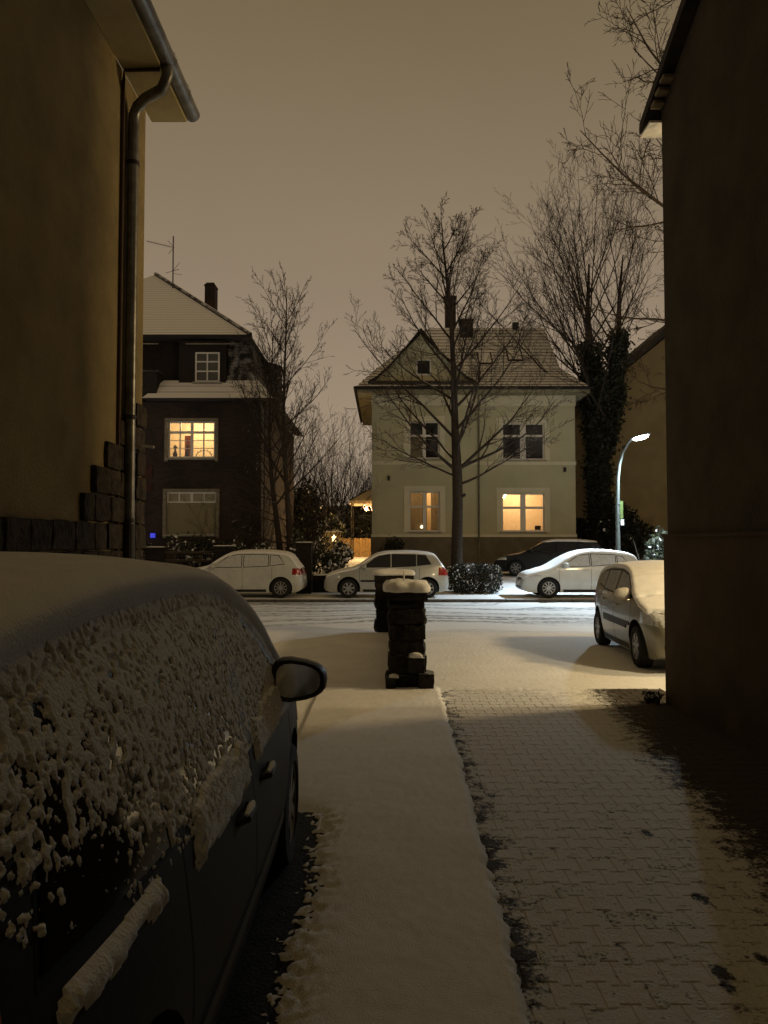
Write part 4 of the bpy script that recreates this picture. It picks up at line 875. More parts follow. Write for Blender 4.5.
hatchback('parked_car', 'black estate car in the villa forecourt, thin snow on its roof', 'car', (6.75, 31.4, 0.385), math.pi - .22, es, c_black, (.9, 3.55), .32, m_rim_d, 7,
          [((1.46, .98), (2.42, .985), (2.42, 1.36), (2.0, 1.31)), ((2.5, .985), (3.30, 1.01), (3.30, 1.35), (2.5, 1.36)), ((3.38, 1.02), (4.0, 1.06), (3.9, 1.30), (3.38, 1.345))], m_dark_glass, ((1.28, 1.98), (4.1, 4.3)), None,
          handles=((2.26, .84), (3.2, .86)), seams=[((1.34, .30), (1.34, .96)), ((2.46, .25), (2.46, .96))], head=(.6, .58, .74), tail=(4.25, .70, .98, .45), snow=.022, seed=5, mirror_at=(1.5, 1.02), snow_fn=lambda G, N, P, t: np.where(G[..., 2] > 1.36, t, -.02))
c2s = CarShape(3.70, .82, [(0, .46), (.02, .58), (.07, .70), (.15, .77), (.4, .87), (.72, .975), (.84, 1.03), (1.2, 1.24), (1.55, 1.375), (1.95, 1.42), (2.4, 1.42), (2.85, 1.38), (3.2, 1.31), (3.34, 1.22), (3.52, 1.0), (3.62, .88), (3.67, .7), (3.70, .5)], [(0, .82), (.8, .92), (1.9, .94), (3.0, .98), (3.7, 1.02)])
def bonnet_snow(G, N, P, t):
    # the flank stays bare; bonnet and screen carry a thick coat
    q = c2s.L / 2 - G[..., 0]; t = t + np.where((N[..., 2] > .45) & (q < 1.25), .014, 0)
    nn_ = (fbm(P * 12, 3, 91) - .5) * .06
    t = np.where(np.abs(q + .10 * G[..., 1] ** 2 - .80 + nn_ * .3) < .022, -.02, t)                       # wiper trough
    return np.where(q < .17 + .25 * np.abs(G[..., 1]) ** 2 + nn_, -.02, t)        # nose and headlamps are bare
RC = hatchback('parked_car', 'champagne hatchback facing the camera, bonnet and windscreen under snow, beside the right house', 'car', (4.38, 11.95, 0.002), R(-90) - .05, c2s, c_silver2, (.72, 3.08), .29, m_rim, 7,
          [((.98, .965), (1.86, .97), (1.86, 1.305), (1.46, 1.25)), ((1.94, .97), (2.62, 1.0), (2.62, 1.29), (1.94, 1.305)), ((2.68, 1.01), (3.05, 1.06), (2.9, 1.255), (2.68, 1.28))], m_iced_t, ((.86, 1.5), (3.24, 3.54)), None,
          trim=(1.0, 2.55, .50, .60), handles=((1.7, .80), (2.55, .83)), seams=[((.95, .30), (.95, .93)), ((1.9, .25), (1.9, .95)), ((2.72, .45), (2.72, .96))], head=(.52, .58, .80), tail=(3.45, .66, .96, .5), snow=.035, seed=6, mirror_at=(1.02, 1.0), mirror_m=mat('snowed_mirror', (0.62, 0.60, 0.55), 0.8), snow_fn=bonnet_snow)

for sd in (-1, 1):
    f0 = RC[1].ray_cast(Vector((3, sd * .52, .36)), Vector((-1, 0, 0)))[0]
    fo_ = MB().lathe([(.001, f0.x + .012), (.055, f0.x + .012), (.065, f0.x + .016), (.07, f0.x - .02)], 16, 'x', (0, sd * .52, .36)).build('fog_lamp', m_headl, RC[0], local=True, smooth=40)
    MB().lathe([(.066, f0.x + .018), (.09, f0.x + .010), (.092, f0.x - .03)], 16, 'x', (0, sd * .52, .36)).build('fog_lamp_ring', m_black, fo_, local=True)
for sd in (-.30, .28):
    MB().tube([(c2s.L / 2 - .80, sd + .28, .998), (c2s.L / 2 - .86, sd, 1.045), (c2s.L / 2 - .83, sd - .28, 1.03)], .009, 5).build('wiper', m_black, RC[0], local=True)
# ------------------------------------------------------------------ the dark people carrier in the foreground
mv = CarShape(4.29, .90, [(0, .50), (.02, .62), (.07, .76), (.16, .86), (.45, .96), (.80, 1.04), (1.0, 1.10), (1.4, 1.36), (1.75, 1.53), (2.1, 1.625), (2.6, 1.655), (3.1, 1.65), (3.6, 1.62), (3.9, 1.56), (4.0, 1.48), (4.12, 1.20), (4.19, 1.0), (4.25, .78), (4.29, .52)],
              [(0, .88), (1.0, .955), (2.2, .955), (3.2, .965), (4.29, 1.0)], roof_in=.25, edge=.10, crown=.035)
c_dusk = paint('dark_brown', (0.012, 0.010, 0.008), dust=1.6)
MVW = [((1.14, .985), (2.08, .985), (2.08, 1.435), (1.62, 1.33)), ((2.28, .985), (3.04, .995), (3.04, 1.455), (2.28, 1.45)), ((3.22, 1.0), (3.84, 1.03), (3.70, 1.40), (3.22, 1.45))]
BZ = 0.93
def mv_cover(G, N, P, t):
    q = mv.L / 2 - G[..., 0]; z = G[..., 2]; right = (G[..., 1] < 0)
    roof = 0.062 * sstep(.40, .78, N[..., 2]) + (fbm(P * 3, 3, 61) - .5) * .006 * (N[..., 2] > .5)
    # clumps frozen to the glass and pillars; they thin out downwards and towards the tail
    zc = np.interp(q, [0.9, 1.6, 2.3, 2.8, 3.2, 3.6, 3.95, 4.3], [.95, .95, .97, 1.03, 1.12, 1.22, 1.32, 1.48])
    wob = (fbm(P * np.array([5, 5, 2.0]), 3, 66) - .5) * .16
    dens = sstep(-.22, .24, z - zc + wob)
    cl = fbm(P * np.array([70, 70, 56.0]), 2, 70); cl2 = fbm(P * np.array([120, 120, 105.0]), 2, 75); cl3 = fbm(P * np.array([24, 24, 14.0]), 2, 77)
    k = (cl * .56 + cl2 * .22 + cl3 * .22)
    thr = .66 - .180 * sstep(0, .35, dens) - .085 * sstep(.3, 1, dens)
    clump = np.clip((k - thr) * .135, -.012, 1)
    clump = np.where(clump > 0, .0070 * np.tanh(clump / .0070), clump) + .0025
    clump = np.where(dens > .005, clump, -.02)
    up = (z > BZ + .03) & (q > .95) & (q < 4.25)
    side = np.where(up, clump, -.02)
    # ledges of snow along the belt under each window
    led = np.full_like(z, -1.0)
    for (a, b, hh) in ((1.10, 2.10, .16), (2.27, 3.03, .11), (3.32, 3.82, .01)):
        inside = sstep(0, .05, q - a + (cl - .5) * .08) * sstep(0, .05, b - q + (cl - .5) * .08)
        top = BZ + .045 + hh * (.55 + .6 * (fbm(P * np.array([9, 9, 0.01]), 2, 80) - .5)); bot = BZ - .045 - .03 * ((a > 2) & (a < 3)) + .02 * (a > 3) - (fbm(P * np.array([20, 20, 0.01]), 2, 84) - .5) * .06
        prof_ = sstep(0, .03, z - bot) * sstep(0, .025, top - z)
        lt = prof_ * inside * (.022 + .016 * (k - .5)); led = np.maximum(led, np.where(lt > .004, lt, -1))
    hood = np.where(q < 1.0, .05 * sstep(.45, .8, N[..., 2]), -1)
    t2 = np.maximum(np.maximum(roof * (q > 1.0), side), np.maximum(led, hood))
    return np.where(right | (N[..., 2] > .3), t2, t)
car, bv = hatchback('parked_car', 'large dark car in the left foreground, roof and windows clotted with snow', 'car', (-1.38, 3.0, 0.002), R(90), mv, c_dusk, (.88, 3.52), .325, m_rim_d, 7, MVW, m_dark_glass, ((1.02, 1.95), (3.92, 4.14)), None,
          handles=((1.92, .80), (2.42, .80)), seams=[((1.05, .30), (1.05, .95)), ((2.18, .22), (2.18, .97)), ((3.12, .35), (3.12, .97))], head=(.6, .62, .84), tail=(4.02, .80, 1.08, .6), snow=0, seed=7, arches=.39)
X = lambda q: mv.L / 2 - q
mirror(car, X(1.26), -0.80, 1.07, -1, m_black, s_=1.22); mirror(car, X(1.26), 0.80, 1.07, 1, m_black, s_=1.22)
st = np.concatenate([np.linspace(0.02, .9, 60), np.linspace(.91, 4.27, 900)])
G = mv.grid(st, 64, 130, 24, 26); N = grid_normals(G); P = G.copy()
t = np.maximum(mv_cover(G, N, P, np.full(G.shape[:2], -1.0)), -.012)
sn = grid_mesh('snow_cover', G + N * t[..., None], m_snow_fine, None, keep=t > 0); sn.parent = car
# roof rails of black trim over the front door, door pillars, side moulding
for sd in (-1, 1):
    patch(bv, [(X(2.10), sd, .99), (X(2.26), sd, .99), (X(2.26), sd, 1.45), (X(2.10), sd, 1.44)], (0, -sd, 0), 3, 8, .008).build('door_pillar', m_black, car, local=True)
    patch(bv, [(X(1.02), sd, 1.02), (X(1.10), sd, 1.02), (X(1.80), sd, 1.42), (X(1.74), sd, 1.43)], (0, -sd, 0), 3, 8, .010).build('window_trim', m_black, car, local=True)
    patch(bv, [(X(1.2), sd, .40), (X(3.05), sd, .40), (X(3.05), sd, .46), (X(1.2), sd, .46)], (0, -sd, 0), 10, 2, .010).build('side_trim', m_black, car, local=True)
    for s_ in (1.92, 2.42):
        h, nn, _, _ = bv.ray_cast(Vector((X(s_), sd * 3, .80)), Vector((0, -sd, 0)))
        sp_ = MB(); sp_.tube([(h.x + .07, h.y + sd * .026, .818), (h.x, h.y + sd * .03, .826), (h.x - .07, h.y + sd * .026, .818)], [.008, .015, .008], 6); sp_.build('handle_snow', m_snow_fine, car, smooth=60, local=True)

# ------------------------------------------------------------------ gate pillars and the low wall between them
m_rough = mat('rough_dark_stone', (0.022, 0.018, 0.014), 0.95, 0.4, 14, bump=0.02, bscale=30)
m_rough2 = mat('rough_dark_stone_snowed', (0.022, 0.018, 0.014), 0.95, 0.4, 14, bump=0.02, bscale=30, snow=(0.95, 1.2), snow_scale=4, snow_noise=0.35)
def cap_snow(parent, x0, x1, y0, y1, z, h, seed, over=0.04, name='snow_cap'):
    n_ = 34; u = np.linspace(-1, 1, n_); U, V = np.meshgrid(u, u)
    # a loaf: square-ish outline, rounded shoulders that bulge out over the edge of the stone
    rr = np.maximum(np.abs(U), np.abs(V)); th = rr * (math.pi * 0.62)
    dirx, diry = U / np.maximum(rr, 1e-6), V / np.maximum(rr, 1e-6)
    prof_r = np.sin(np.minimum(th, math.pi / 2)) ** 0.8; prof_r = np.where(th > math.pi / 2, 1.0 - .10 * (th - math.pi / 2), prof_r)
    prof_z = np.where(th < math.pi / 2, np.abs(np.cos(th)) ** .62, -.5 * (th - math.pi / 2))
    l_ = (np.abs(dirx) ** 5 + np.abs(diry) ** 5) ** (1 / 5)
    hx, hy = (x1 - x0) / 2 + over, (y1 - y0) / 2 + over
    Xc = (x0 + x1) / 2 + hx * prof_r * dirx / l_; Yc = (y0 + y1) / 2 + hy * prof_r * diry / l_
    P3 = np.stack([Xc * 5 + seed, Yc * 5, 0 * Xc], -1); nzv = fbm(P3 * 1.7, 4, seed)
    Zc = z + h * .25 + h * .75 * np.maximum(prof_z, -.4) * (.62 + .76 * nzv)
    Xc += (nzv - .5) * .05 * dirx * (rr > .4); Yc += (fbm(P3 + 9, 3, seed) - .5) * .05 * diry * (rr > .4)
    return grid_mesh(name, np.stack([Xc, Yc, Zc], -1), m_snow_fine, parent)
def stone_pillar(name, label, x0, x1, y0, y1, H, seed, snow_h, group=None, foot=True):
    t_ = thing(name, label, 'pillar', ((x0 + x1) / 2, (y0 + y1) / 2, 0), 0, group); rg = random.Random(seed)
    MB().box(x0 + .05, x1 - .05, y0 + .05, y1 - .05, -.02, H - .02).build('core', m_rough, t_)
    z = 0; k = 0; ox, oy, _ = ORG[t_.name]
    while z < H - .17:
        hh = rg.uniform(.16, .26); hh = min(hh, H - .12 - z)
        wide = .02 if (z < .2 and foot) else 0
        # two stones to a course, laid alternately lengthwise and crosswise
        sp_ = rg.uniform(.40, .60)
        if k % 2: cells_ = [(x0 - wide, x0 + (x1 - x0) * sp_, y0 - wide, y1), (x0 + (x1 - x0) * sp_, x1 + wide, y0 - wide, y1)]
        else: cells_ = [(x0 - wide, x1 + wide, y0 - wide, y0 + (y1 - y0) * sp_), (x0 - wide, x1 + wide, y0 + (y1 - y0) * sp_, y1)]
        for (a, b, c, d) in cells_:
            e_ = rg.uniform(-.02, .03); me = rock(b - a - .008 + e_, d - c - .008 + e_, hh - .004, rg, .17, 3); me.materials.append(m_rough2)
            st_ = link('stone', me, None, t_); st_.location = ((a + b) / 2 - ox, (c + d) / 2 - oy, z + hh / 2)
        z += hh; k += 1
    MB().box(x0 - .03, x1 + .03, y0 - .03, y1 + .03, z, z + .09).build('coping', m_rough, t_)
    cap_snow(t_, x0 - .03, x1 + .03, y0 - .03, y1 + .03, z + .085, snow_h, seed)
    return t_
PF = stone_pillar('gate_pillar', 'rough dark stone pillar under a snow loaf, standing at the drive edge, the nearer one', .06, .49, 9.2, 9.66, 1.17, 21, .15)
for (x, y, z, sx, sy, sz) in ((.50, 9.2, .09, .18, .3, .24), (.08, 9.2, .07, .12, .2, .16), (.38, 9.16, .30, .2, .10, .18)):
    me = rock(sx, sy, sz, rng, .2, 3); me.materials.append(m_rough2); s_ = link('foot_stone', me, None, PF); s_.location = (x - ORG[PF.name][0], y - ORG[PF.name][1], z)
cap_snow(PF, .30, .46, 9.10, 9.2, .38, .06, 3, .0, 'ledge_snow'); cap_snow(PF, .07, .17, 9.12, 9.2, .14, .05, 4, .0, 'ledge_snow')
MB().tube([(.24, 9.40, 1.25), (.245, 9.40, 1.40)], [.014, .008], 6).build('iron_pin', m_snow_fine, PF)
stone_pillar('gate_pillar', 'rough dark stone pillar with flat snow cap nearest the road, half hidden by its twin', -.16, .55, 15.0, 15.55, 1.12, 22, .13)
GWL = thing('garden_wall', 'low dark stone wall running between the two snow-capped pillars', 'wall', (.28, 12.3, 0))
MB().box(.14, .42, 9.7, 14.96, -.02, .86).build('core', m_rough, GWL)
rg = random.Random(8); z = 0
for r_ in range(4):
    y = 9.68
    while y < 14.9:
        ln = min(rg.uniform(.35, .7), 14.97 - y); me = rock(.33, ln - .01, .214, rg, .12, 2); me.materials.append(m_rough2); s_ = link('stone', me, None, GWL); s_.location = (.28 - .28, y + ln / 2 - 12.3, r_ * .215 + .107); y += ln
cap_snow(GWL, .11, .45, 9.7, 14.95, .86, .12, 6, .0)

# ------------------------------------------------------------------ front-garden fence of the brick house
m_post = mat('fence_pillar_stone', (0.020, 0.017, 0.014), 0.95, 0.3, 10)
def fence_pillar(x, y, w_, h, label):
    t_ = thing('fence_pillar', label, 'pillar', (x, y, .02)); MB().box(x - w_/2, x + w_/2, y - w_/2, y + w_/2, 0, h).build('shaft', m_post, t_); MB().box(x - w_/2 - .04, x + w_/2 + .04, y - w_/2 - .04, y + w_/2 + .04, h, h + .07).build('coping', m_post, t_); cap_snow(t_, x - w_/2 - .04, x + w_/2 + .04, y - w_/2 - .04, y + w_/2 + .04, h + .065, .035, int(x * 7) % 50, 0); return t_
fence_pillar(-7.80, 26.4, .52, 1.50, 'dark fence pillar with snowy coping, in front of the blind-drawn window, left of three')
fence_pillar(-5.50, 26.4, .54, 1.54, 'dark fence pillar with snowy coping right behind the white snowed hatchback')
fence_pillar(-2.68, 25.95, .50, 1.66, 'tallest dark fence pillar, beside the driveway between white and silver cars')
m_rail = mat('rail_wood', (0.06, 0.05, 0.04), 0.9, snow=(0.55, 0.85))
for (xa, xb, lb) in ((-7.53, -5.78, 'snow-lined rail fence between the two pillars left of the white car'), (-5.22, -2.94, 'snow-lined rail fence behind the roof of the white car'), (-11.5, -8.07, 'snow-lined rail fence beside the yellow house corner')):
    t_ = thing('rail_fence', lb, 'fence', ((xa + xb) / 2, 26.4, .03))
    MB().box(xa, xb, 26.34, 26.46, 0, .55).build('base_wall', m_post, t_)
    for z in (.78, 1.08, 1.36): MB().box(xa, xb, 26.38, 26.43, z, z + .07).build('rail', m_rail, t_)
    x = xa + .35
    while x < xb - .2: MB().box(x - .03, x + .03, 26.432, 26.48, .5, 1.46).build('post', m_rail, t_); x += .9
t_ = thing('boundary_wall', 'low dark wall with snow on top, right of the tallest fence pillar', 'wall', (-1.9, 26.1, .02)); MB().box(-2.41, -1.35, 26.0, 26.25, 0, .62).build('masonry', m_post, t_); cap_snow(t_, -2.41, -1.35, 26.0, 26.25, .615, .06, 9, .01)

# ------------------------------------------------------------------ trees
class Tree:
    def __init__(s, seed, thr=.035): s.r = random.Random(seed); s.wood = MB(); s.twig = MB(); s.thr = thr
    def rv(s, a): return Vector((s.r.gauss(0, a), s.r.gauss(0, a), s.r.gauss(0, a)))
    def limb(s, p, d, L, r0, lvl, spec, r1=None):
        """grow one branch; spec[lvl] = (segments, wander, upward pull, children, child length, child angle, first child at)"""
        ns, wan, up, nc, cl, ang, t0 = spec[lvl]; d = Vector(d).normalized(); p = Vector(p); pts = [p.copy()]; dirs = [d.copy()]
        for k in range(ns):
            d = (d + s.rv(wan) + Vector((0, 0, up)) / ns).normalized(); p = p + d * (L / ns); pts.append(p.copy()); dirs.append(d.copy())
        r1 = r1 if r1 is not None else max(r0 * .12, .0045)
        rad = [r0 + (r1 - r0) * (i / ns) ** .8 for i in range(ns + 1)]
        (s.wood if r0 > s.thr else s.twig).tube(pts, rad, 7 if r0 > .1 else 5 if r0 > .03 else 3, caps=False)
        if lvl + 1 >= len(spec) or nc <= 0: return pts, dirs
        for k in range(nc):
            t = t0 + (1 - t0) * (k + s.r.random()) / nc; i = min(int(t * ns), ns - 1); f = t * ns - i
            q = pts[i].lerp(pts[i+1], f); dd = dirs[i+1]; rr = rad[i] + (rad[i+1] - rad[i]) * f
            ax = dd.cross(s.rv(1)).normalized(); a = R(ang * s.r.uniform(.65, 1.25)); nd = dd * math.cos(a) + ax * math.sin(a)
            s.limb(q, nd, L * cl * s.r.uniform(.6, 1.15) * (1.12 - .55 * t), max(rr * .62, .006), lvl + 1, spec)
        return pts, dirs
    def done(s, name, label, loc, m=None, group=None, extra=None):
        t_ = thing(name, label, 'tree', loc, 0, group); s.wood.build('trunk', m or m_bark, t_, smooth=60); s.twig.build('crown', m or m_bark, t_); return t_
# street tree before the villa
T = Tree(4); b0 = Vector((2.52, 27.0, .05))
lead = [b0, b0 + Vector((.03, 0, 1.5)), b0 + Vector((.07, 0, 3.0)), b0 + Vector((.05, 0, 4.2)), b0 + Vector((-.02, 0, 5.8)), b0 + Vector((-.05, 0, 7.5)), b0 + Vector((-.12, .05, 9.2)), b0 + Vector((-.25, .05, 10.7)), b0 + Vector((-.40, .0, 12.1)), b0 + Vector((-.48, .0, 13.1))]
T.wood.tube(lead, [.24, .20, .185, .18, .135, .105, .08, .055, .03, .01], 10, caps=False)
spec = [(9, .055, .45, 10, .44, 36, .20), (6, .08, .20, 7, .44, 38, .18), (4, .10, .10, 4, .45, 38, .2), (3, .2, .05, 0, 0, 0, 0)]
def along(lead, z):
    for a, b in zip(lead[:-1], lead[1:]):
        if a.z <= z <= b.z: return a.lerp(b, (z - a.z) / (b.z - a.z))
    return lead[-1]
nb = 30
for k in range(nb):
    z = 4.3 + 8.1 * (k / nb) ** 1.0; az = k * 2.4 + T.r.uniform(-.3, .3)
    el = R(35 + 20 * (k / nb) + T.r.uniform(-8, 8)); Lb = (4.7 - 3.5 * (k / nb) ** 1.7) * T.r.uniform(.85, 1.12) * (1.05 if k > 2 else .95)
    T.limb(along(lead, z), (math.cos(az) * math.cos(el), math.sin(az) * math.cos(el) * .9, math.sin(el)), Lb, .068 - .038 * (k / nb), 0, spec)
T.limb(lead[3], (-.75, -.15, .55), 4.0, .075, 0, spec); T.limb(lead[3], (.8, -.2, .62), 4.2, .075, 0, spec); T.limb(lead[3] - Vector((0, 0, .5)), (.95, -.35, .22), 3.8, .055, 0, spec); T.limb(lead[3] - Vector((0, 0, .2)), (-.95, .1, .35), 3.4, .05, 0, spec)
T.wood.tube([lead[2] + Vector((.12, -.1, .3)), lead[2] + Vector((.26, -.14, .36))], [.07, .06], 7)
T.done('street_tree', 'bare street tree with straight trunk standing in front of the cream villa', b0)
# twin-stemmed tree beside the brick house
T = Tree(9); b0 = Vector((-3.45, 28.6, .2))
spec = [(8, .05, .45, 9, .42, 34, .14), (6, .07, .30, 5, .42, 34, .15), (4, .09, .15, 3, .45, 36, .2), (3, .2, .1, 0, 0, 0, 0)]
for (off, H, lean) in ((Vector((0, 0, 0)), 11.2, -.10), (Vector((-.34, .3, 0)), 9.6, -.22)):
    ld = [b0 + off + Vector((lean * H * .25 * math.sin(q * 2.2) + .04 * math.sin(q * 9), .05 * q, H * q)) for q in np.linspace(0, 1, 11)]
    T.wood.tube(ld, [.15 * (1 - .93 * q ** .8) for q in np.linspace(0, 1, 11)], 8, caps=False)
    for k in range(24):
        f = k / 24; z = b0.z + H * (.30 + .66 * f); az = k * 2.4 + T.r.uniform(-.3, .3); el = R(46 + 16 * f + T.r.uniform(-8, 8))
        T.limb(along(ld, z), (math.cos(az) * math.cos(el), math.sin(az) * math.cos(el), math.sin(el)), (3.9 - 2.4 * f) * T.r.uniform(.8, 1.1), .042 - .024 * f, 0, spec)
    for k in range(5): T.limb(along(ld, b0.z + 1.5 + k * .8), (-.9 + .3 * (k % 2), -.3, .1 + .1 * k), 2.6, .028, 1, spec)
T.done('twin_stemmed_tree', 'slender bare tree with two stems beside the brick house', b0)
# big ivy-clad tree behind the street lamp
T = Tree(15); b0 = Vector((10.25, 36.5, .6))
spec = [(10, .05, .66, 10, .42, 32, .22), (7, .07, .35, 6, .42, 34, .15), (4, .10, .2, 3, .45, 36, .2), (3, .18, .1, 0, 0, 0, 0)]
st1 = [b0 + Vector(q) for q in ((0, 0, 0), (0, 0, 3.0), (-.15, 0, 6.5), (-.35, 0, 9.5), (-.5, 0, 12), (-.4, 0, 14.5))]; st2 = [b0 + Vector(q) for q in ((.1, 0, 5.0), (.8, .1, 8), (1.0, .1, 10.5), (1.1, .2, 13), (1.3, .2, 15))]
T.wood.tube(st1, [.50, .42, .36, .24, .12, .04], 10, caps=False); T.wood.tube(st2, [.30, .22, .16, .09, .03], 9, caps=False)
for k in range(40):
    f = k / 40; ld = st1 if k % 3 else st2; z = b0.z + 6.8 + 6.6 * f; az = T.r.uniform(0, 2 * math.pi) if k % 2 else T.r.uniform(math.pi * .7, math.pi * 1.35)
    el = R(18 + 58 * f + T.r.uniform(-8, 12)); T.limb(along(ld, min(z, ld[-1].z)), (math.cos(az) * math.cos(el), math.sin(az) * math.cos(el) * .8, math.sin(el)), (8.2 - 1.6 * f) * T.r.uniform(.78, 1.1), .065 - .03 * f, 0, spec)
ivy_tree = T.done('ivy_clad_tree', 'large bare tree, its trunk wrapped in dark ivy, behind the street lamp', b0, m_bark_bare)
def leaves(n_, fn, size, rg):
    m_ = MB()
    for _ in range(n_):
        c = Vector(fn(rg)); a = Vector((rg.gauss(0, 1), rg.gauss(0, 1), rg.gauss(0, 1))).normalized(); b = a.cross(Vector((rg.gauss(0, 1), rg.gauss(0, 1), rg.gauss(0, 1)))).normalized(); s_ = size * rg.uniform(.6, 1.4)
        m_.add([c - a * s_, c + b * s_ * .55, c + a * s_, c - b * s_ * .55], [(0, 1, 2, 3)])
    return m_
m_ivy = mat('ivy_leaf', (0.020, 0.024, 0.012), 0.7, 0.3, 3)
def ivy_fn(rg):
    if rg.random() < .62: ld, rr = st1, .40
    else: ld, rr = st2, .30
    z = rg.uniform(0.1, 10.6) if ld is st1 else rg.uniform(5.2, 11.2)
    p = along(ld, b0.z + z); lump = .65 + .55 * math.sin(z * 2.3 + (1 if ld is st1 else 3)) * math.sin(z * .9) + rg.gauss(0, .14); a = rg.uniform(0, 2 * math.pi); r_ = rr * max(.5, 1.0 + .45 * (lump - .65)) + rg.expovariate(11)
    return (p.x + r_ * math.cos(a), p.y + r_ * math.sin(a), p.z + rg.gauss(0, .1))
leaves(15000, ivy_fn, .10, random.Random(3)).build('ivy', m_ivy, ivy_tree)
# tree behind the right-hand house: only its limbs reach into view
T = Tree(23); b0 = Vector((9.3, 17.5, 0))
T.wood.tube([b0, b0 + Vector((0, 0, 4)), b0 + Vector((-.3, 0, 7)), b0 + Vector((-.6, -.1, 10)), b0 + Vector((-.8, -.2, 14))], [.38, .30, .24, .18, .06], 9, caps=False)
spec = [(9, .09, .02, 14, .40, 45, .12), (6, .14, .1, 8, .44, 45, .15), (4, .16, .1, 4, .5, 40, .2), (3, .2, .1, 0, 0, 0, 0)]
for (p, q) in (((8.5, 17.3, 13.2), (4.6, 16.2, 14.0)), ((8.6, 17.3, 11.5), (4.6, 16.0, 12.3)), ((8.7, 17.3, 10.2), (4.7, 16.2, 11.3)), ((8.9, 17.3, 8.0), (3.2, 16.6, 8.9)), ((9.0, 17.4, 6.5), (5.0, 17.5, 7.4)), ((8.9, 17.4, 7.2), (4.9, 17.9, 9.6)), ((9.1, 17.4, 5.2), (6.0, 18, 4.6)), ((8.8, 17.3, 9.0), (5.6, 17, 10.2))):
    p, q = Vector(p), Vector(q); T.limb(p, q - p, (q - p).length, .075, 0, spec)
T.done('bare_tree', 'bare branches reaching in past the verge of the right-hand house', b0, m_bark_bare)

def bare_bush(name, label, loc, H, seed, n_=26, m=None, spread=45, cat=None, group=None):
    T = Tree(seed, .03 * H / 6 + .0075); b = Vector(loc); sp_ = [(7, .10, .35, 9, .45, 32, .2), (5, .13, .25, 5, .45, 36, .15), (3, .16, .2, 0, 0, 0, 0)]
    for k in range(n_):
        az = T.r.uniform(0, 6.283); el = R(90 - abs(T.r.gauss(0, spread * .6)) - 4); T.limb(b + Vector((T.r.gauss(0, .15), T.r.gauss(0, .15), 0)), (math.cos(az) * math.cos(el), math.sin(az) * math.cos(el), math.sin(el)), H * T.r.uniform(.6, 1.0), .03 * H / 6 + .008, 0, sp_, None)
    t_ = T.done(name, label, b, m, group)
    if cat: t_['category'] = cat
    return t_
bare_bush('bare_tree', 'bushy bare tree behind the garden, farthest back between the two houses', (-3.2, 52, 1.2), 9.0, 31, 30)
bare_bush('bare_tree', 'dense bare tree against the brick house rear corner, between the houses', (-5.6, 47, 1.0), 8.2, 32, 30)
bare_bush('bare_tree', 'bare tree just left of the villa wall, over the lit canopy', (-1.2, 55, 1.3), 7.5, 33, 30)
bare_bush('bare_tree', 'thin bare tree in the gap between villa and ivy tree', (10.2, 46, 1.0), 7.0, 34, 12, spread=30)
bare_bush('bare_shrub', 'bare snow-edged shrub below the brick house corner', (-5.3, 29.6, .3), 3.6, 35, 16, spread=60, cat='shrub')
bare_bush('bare_shrub', 'tall bare shrub catching warm light behind the tallest fence pillar', (-3.2, 33.5, .45), 4.6, 36, 22, spread=40, cat='shrub')

m_leaf = mat('evergreen_leaf', (0.045, 0.052, 0.022), 0.6, 0.35, 4, island=0.40)
m_leaf2 = mat('evergreen_leaf_snowy', (0.036, 0.040, 0.018), 0.6, 0.35, 4, island=0.37)
m_leaf_dark = mat('evergreen_leaf_dark', (0.018, 0.019, 0.010), 0.7, 0.35, 4, island=0.56)
def shrub(name, label, c, rx, ry_, rz_, n_, size, m, seed, cat='shrub', group=None, boxy=1.0, lumps=6):
    rg = random.Random(seed); t_ = thing(name, label, cat, (c[0], c[1], c[2]), 0, group)
    L_ = [(rg.gauss(0, .45), rg.gauss(0, .45), rg.gauss(.1, .4), rg.uniform(.4, .65)) for _ in range(lumps)]
    def fn(g_):
        while True:
            if boxy > 1.5: u = Vector((g_.uniform(-1, 1), g_.uniform(-1, 1), g_.uniform(-1, 1))); rr = (abs(u.x) ** boxy + abs(u.y) ** boxy + abs(u.z) ** boxy) ** (1 / boxy)
            else:
                lx = L_[g_.randrange(lumps)]; u = Vector((g_.gauss(0, 1), g_.gauss(0, 1), g_.gauss(0, 1))).normalized() * lx[3] * g_.uniform(.55, 1.05) + Vector(lx[:3]); rr = u.length * .85
            if rr < 1.0 + g_.gauss(0, .05) and rr > .25: return (c[0] + u.x * rx, c[1] + u.y * ry_, c[2] + rz_ + u.z * rz_)
    leaves(n_, fn, size, rg).build('foliage', m, t_)
    stem = MB()
    for k in range(7): a = rg.uniform(0, 6.28); stem.tube([(c[0] + .05 * math.cos(a), c[1] + .05 * math.sin(a), c[2] - .05), (c[0] + rx * .4 * math.cos(a), c[1] + ry_ * .4 * math.sin(a), c[2] + rz_ * 1.0), (c[0] + rx * .6 * math.cos(a), c[1] + ry_ * .6 * math.sin(a), c[2] + rz_ * 1.5)], [.03, .02, .008], 5)
    stem.build('stem', m_bark_bare, t_); return t_
shrub('hedge', 'clipped dark hedge with snowy top at the foot of the street tree', (3.05, 25.9, .0), .92, .5, .52, 9000, .035, mat('clipped_leaf', (0.030, 0.028, 0.016), 0.7, 0.35, 5, snow=(1.1, 1.6), snow_scale=6, island=0.44), 41, 'hedge', boxy=3.2)
shrub('evergreen_shrub', 'snow-flecked round shrub between the tallest fence pillar and silver car', (-1.85, 27.6, .10), .75, .6, .80, 2600, .07, m_leaf2, 42)
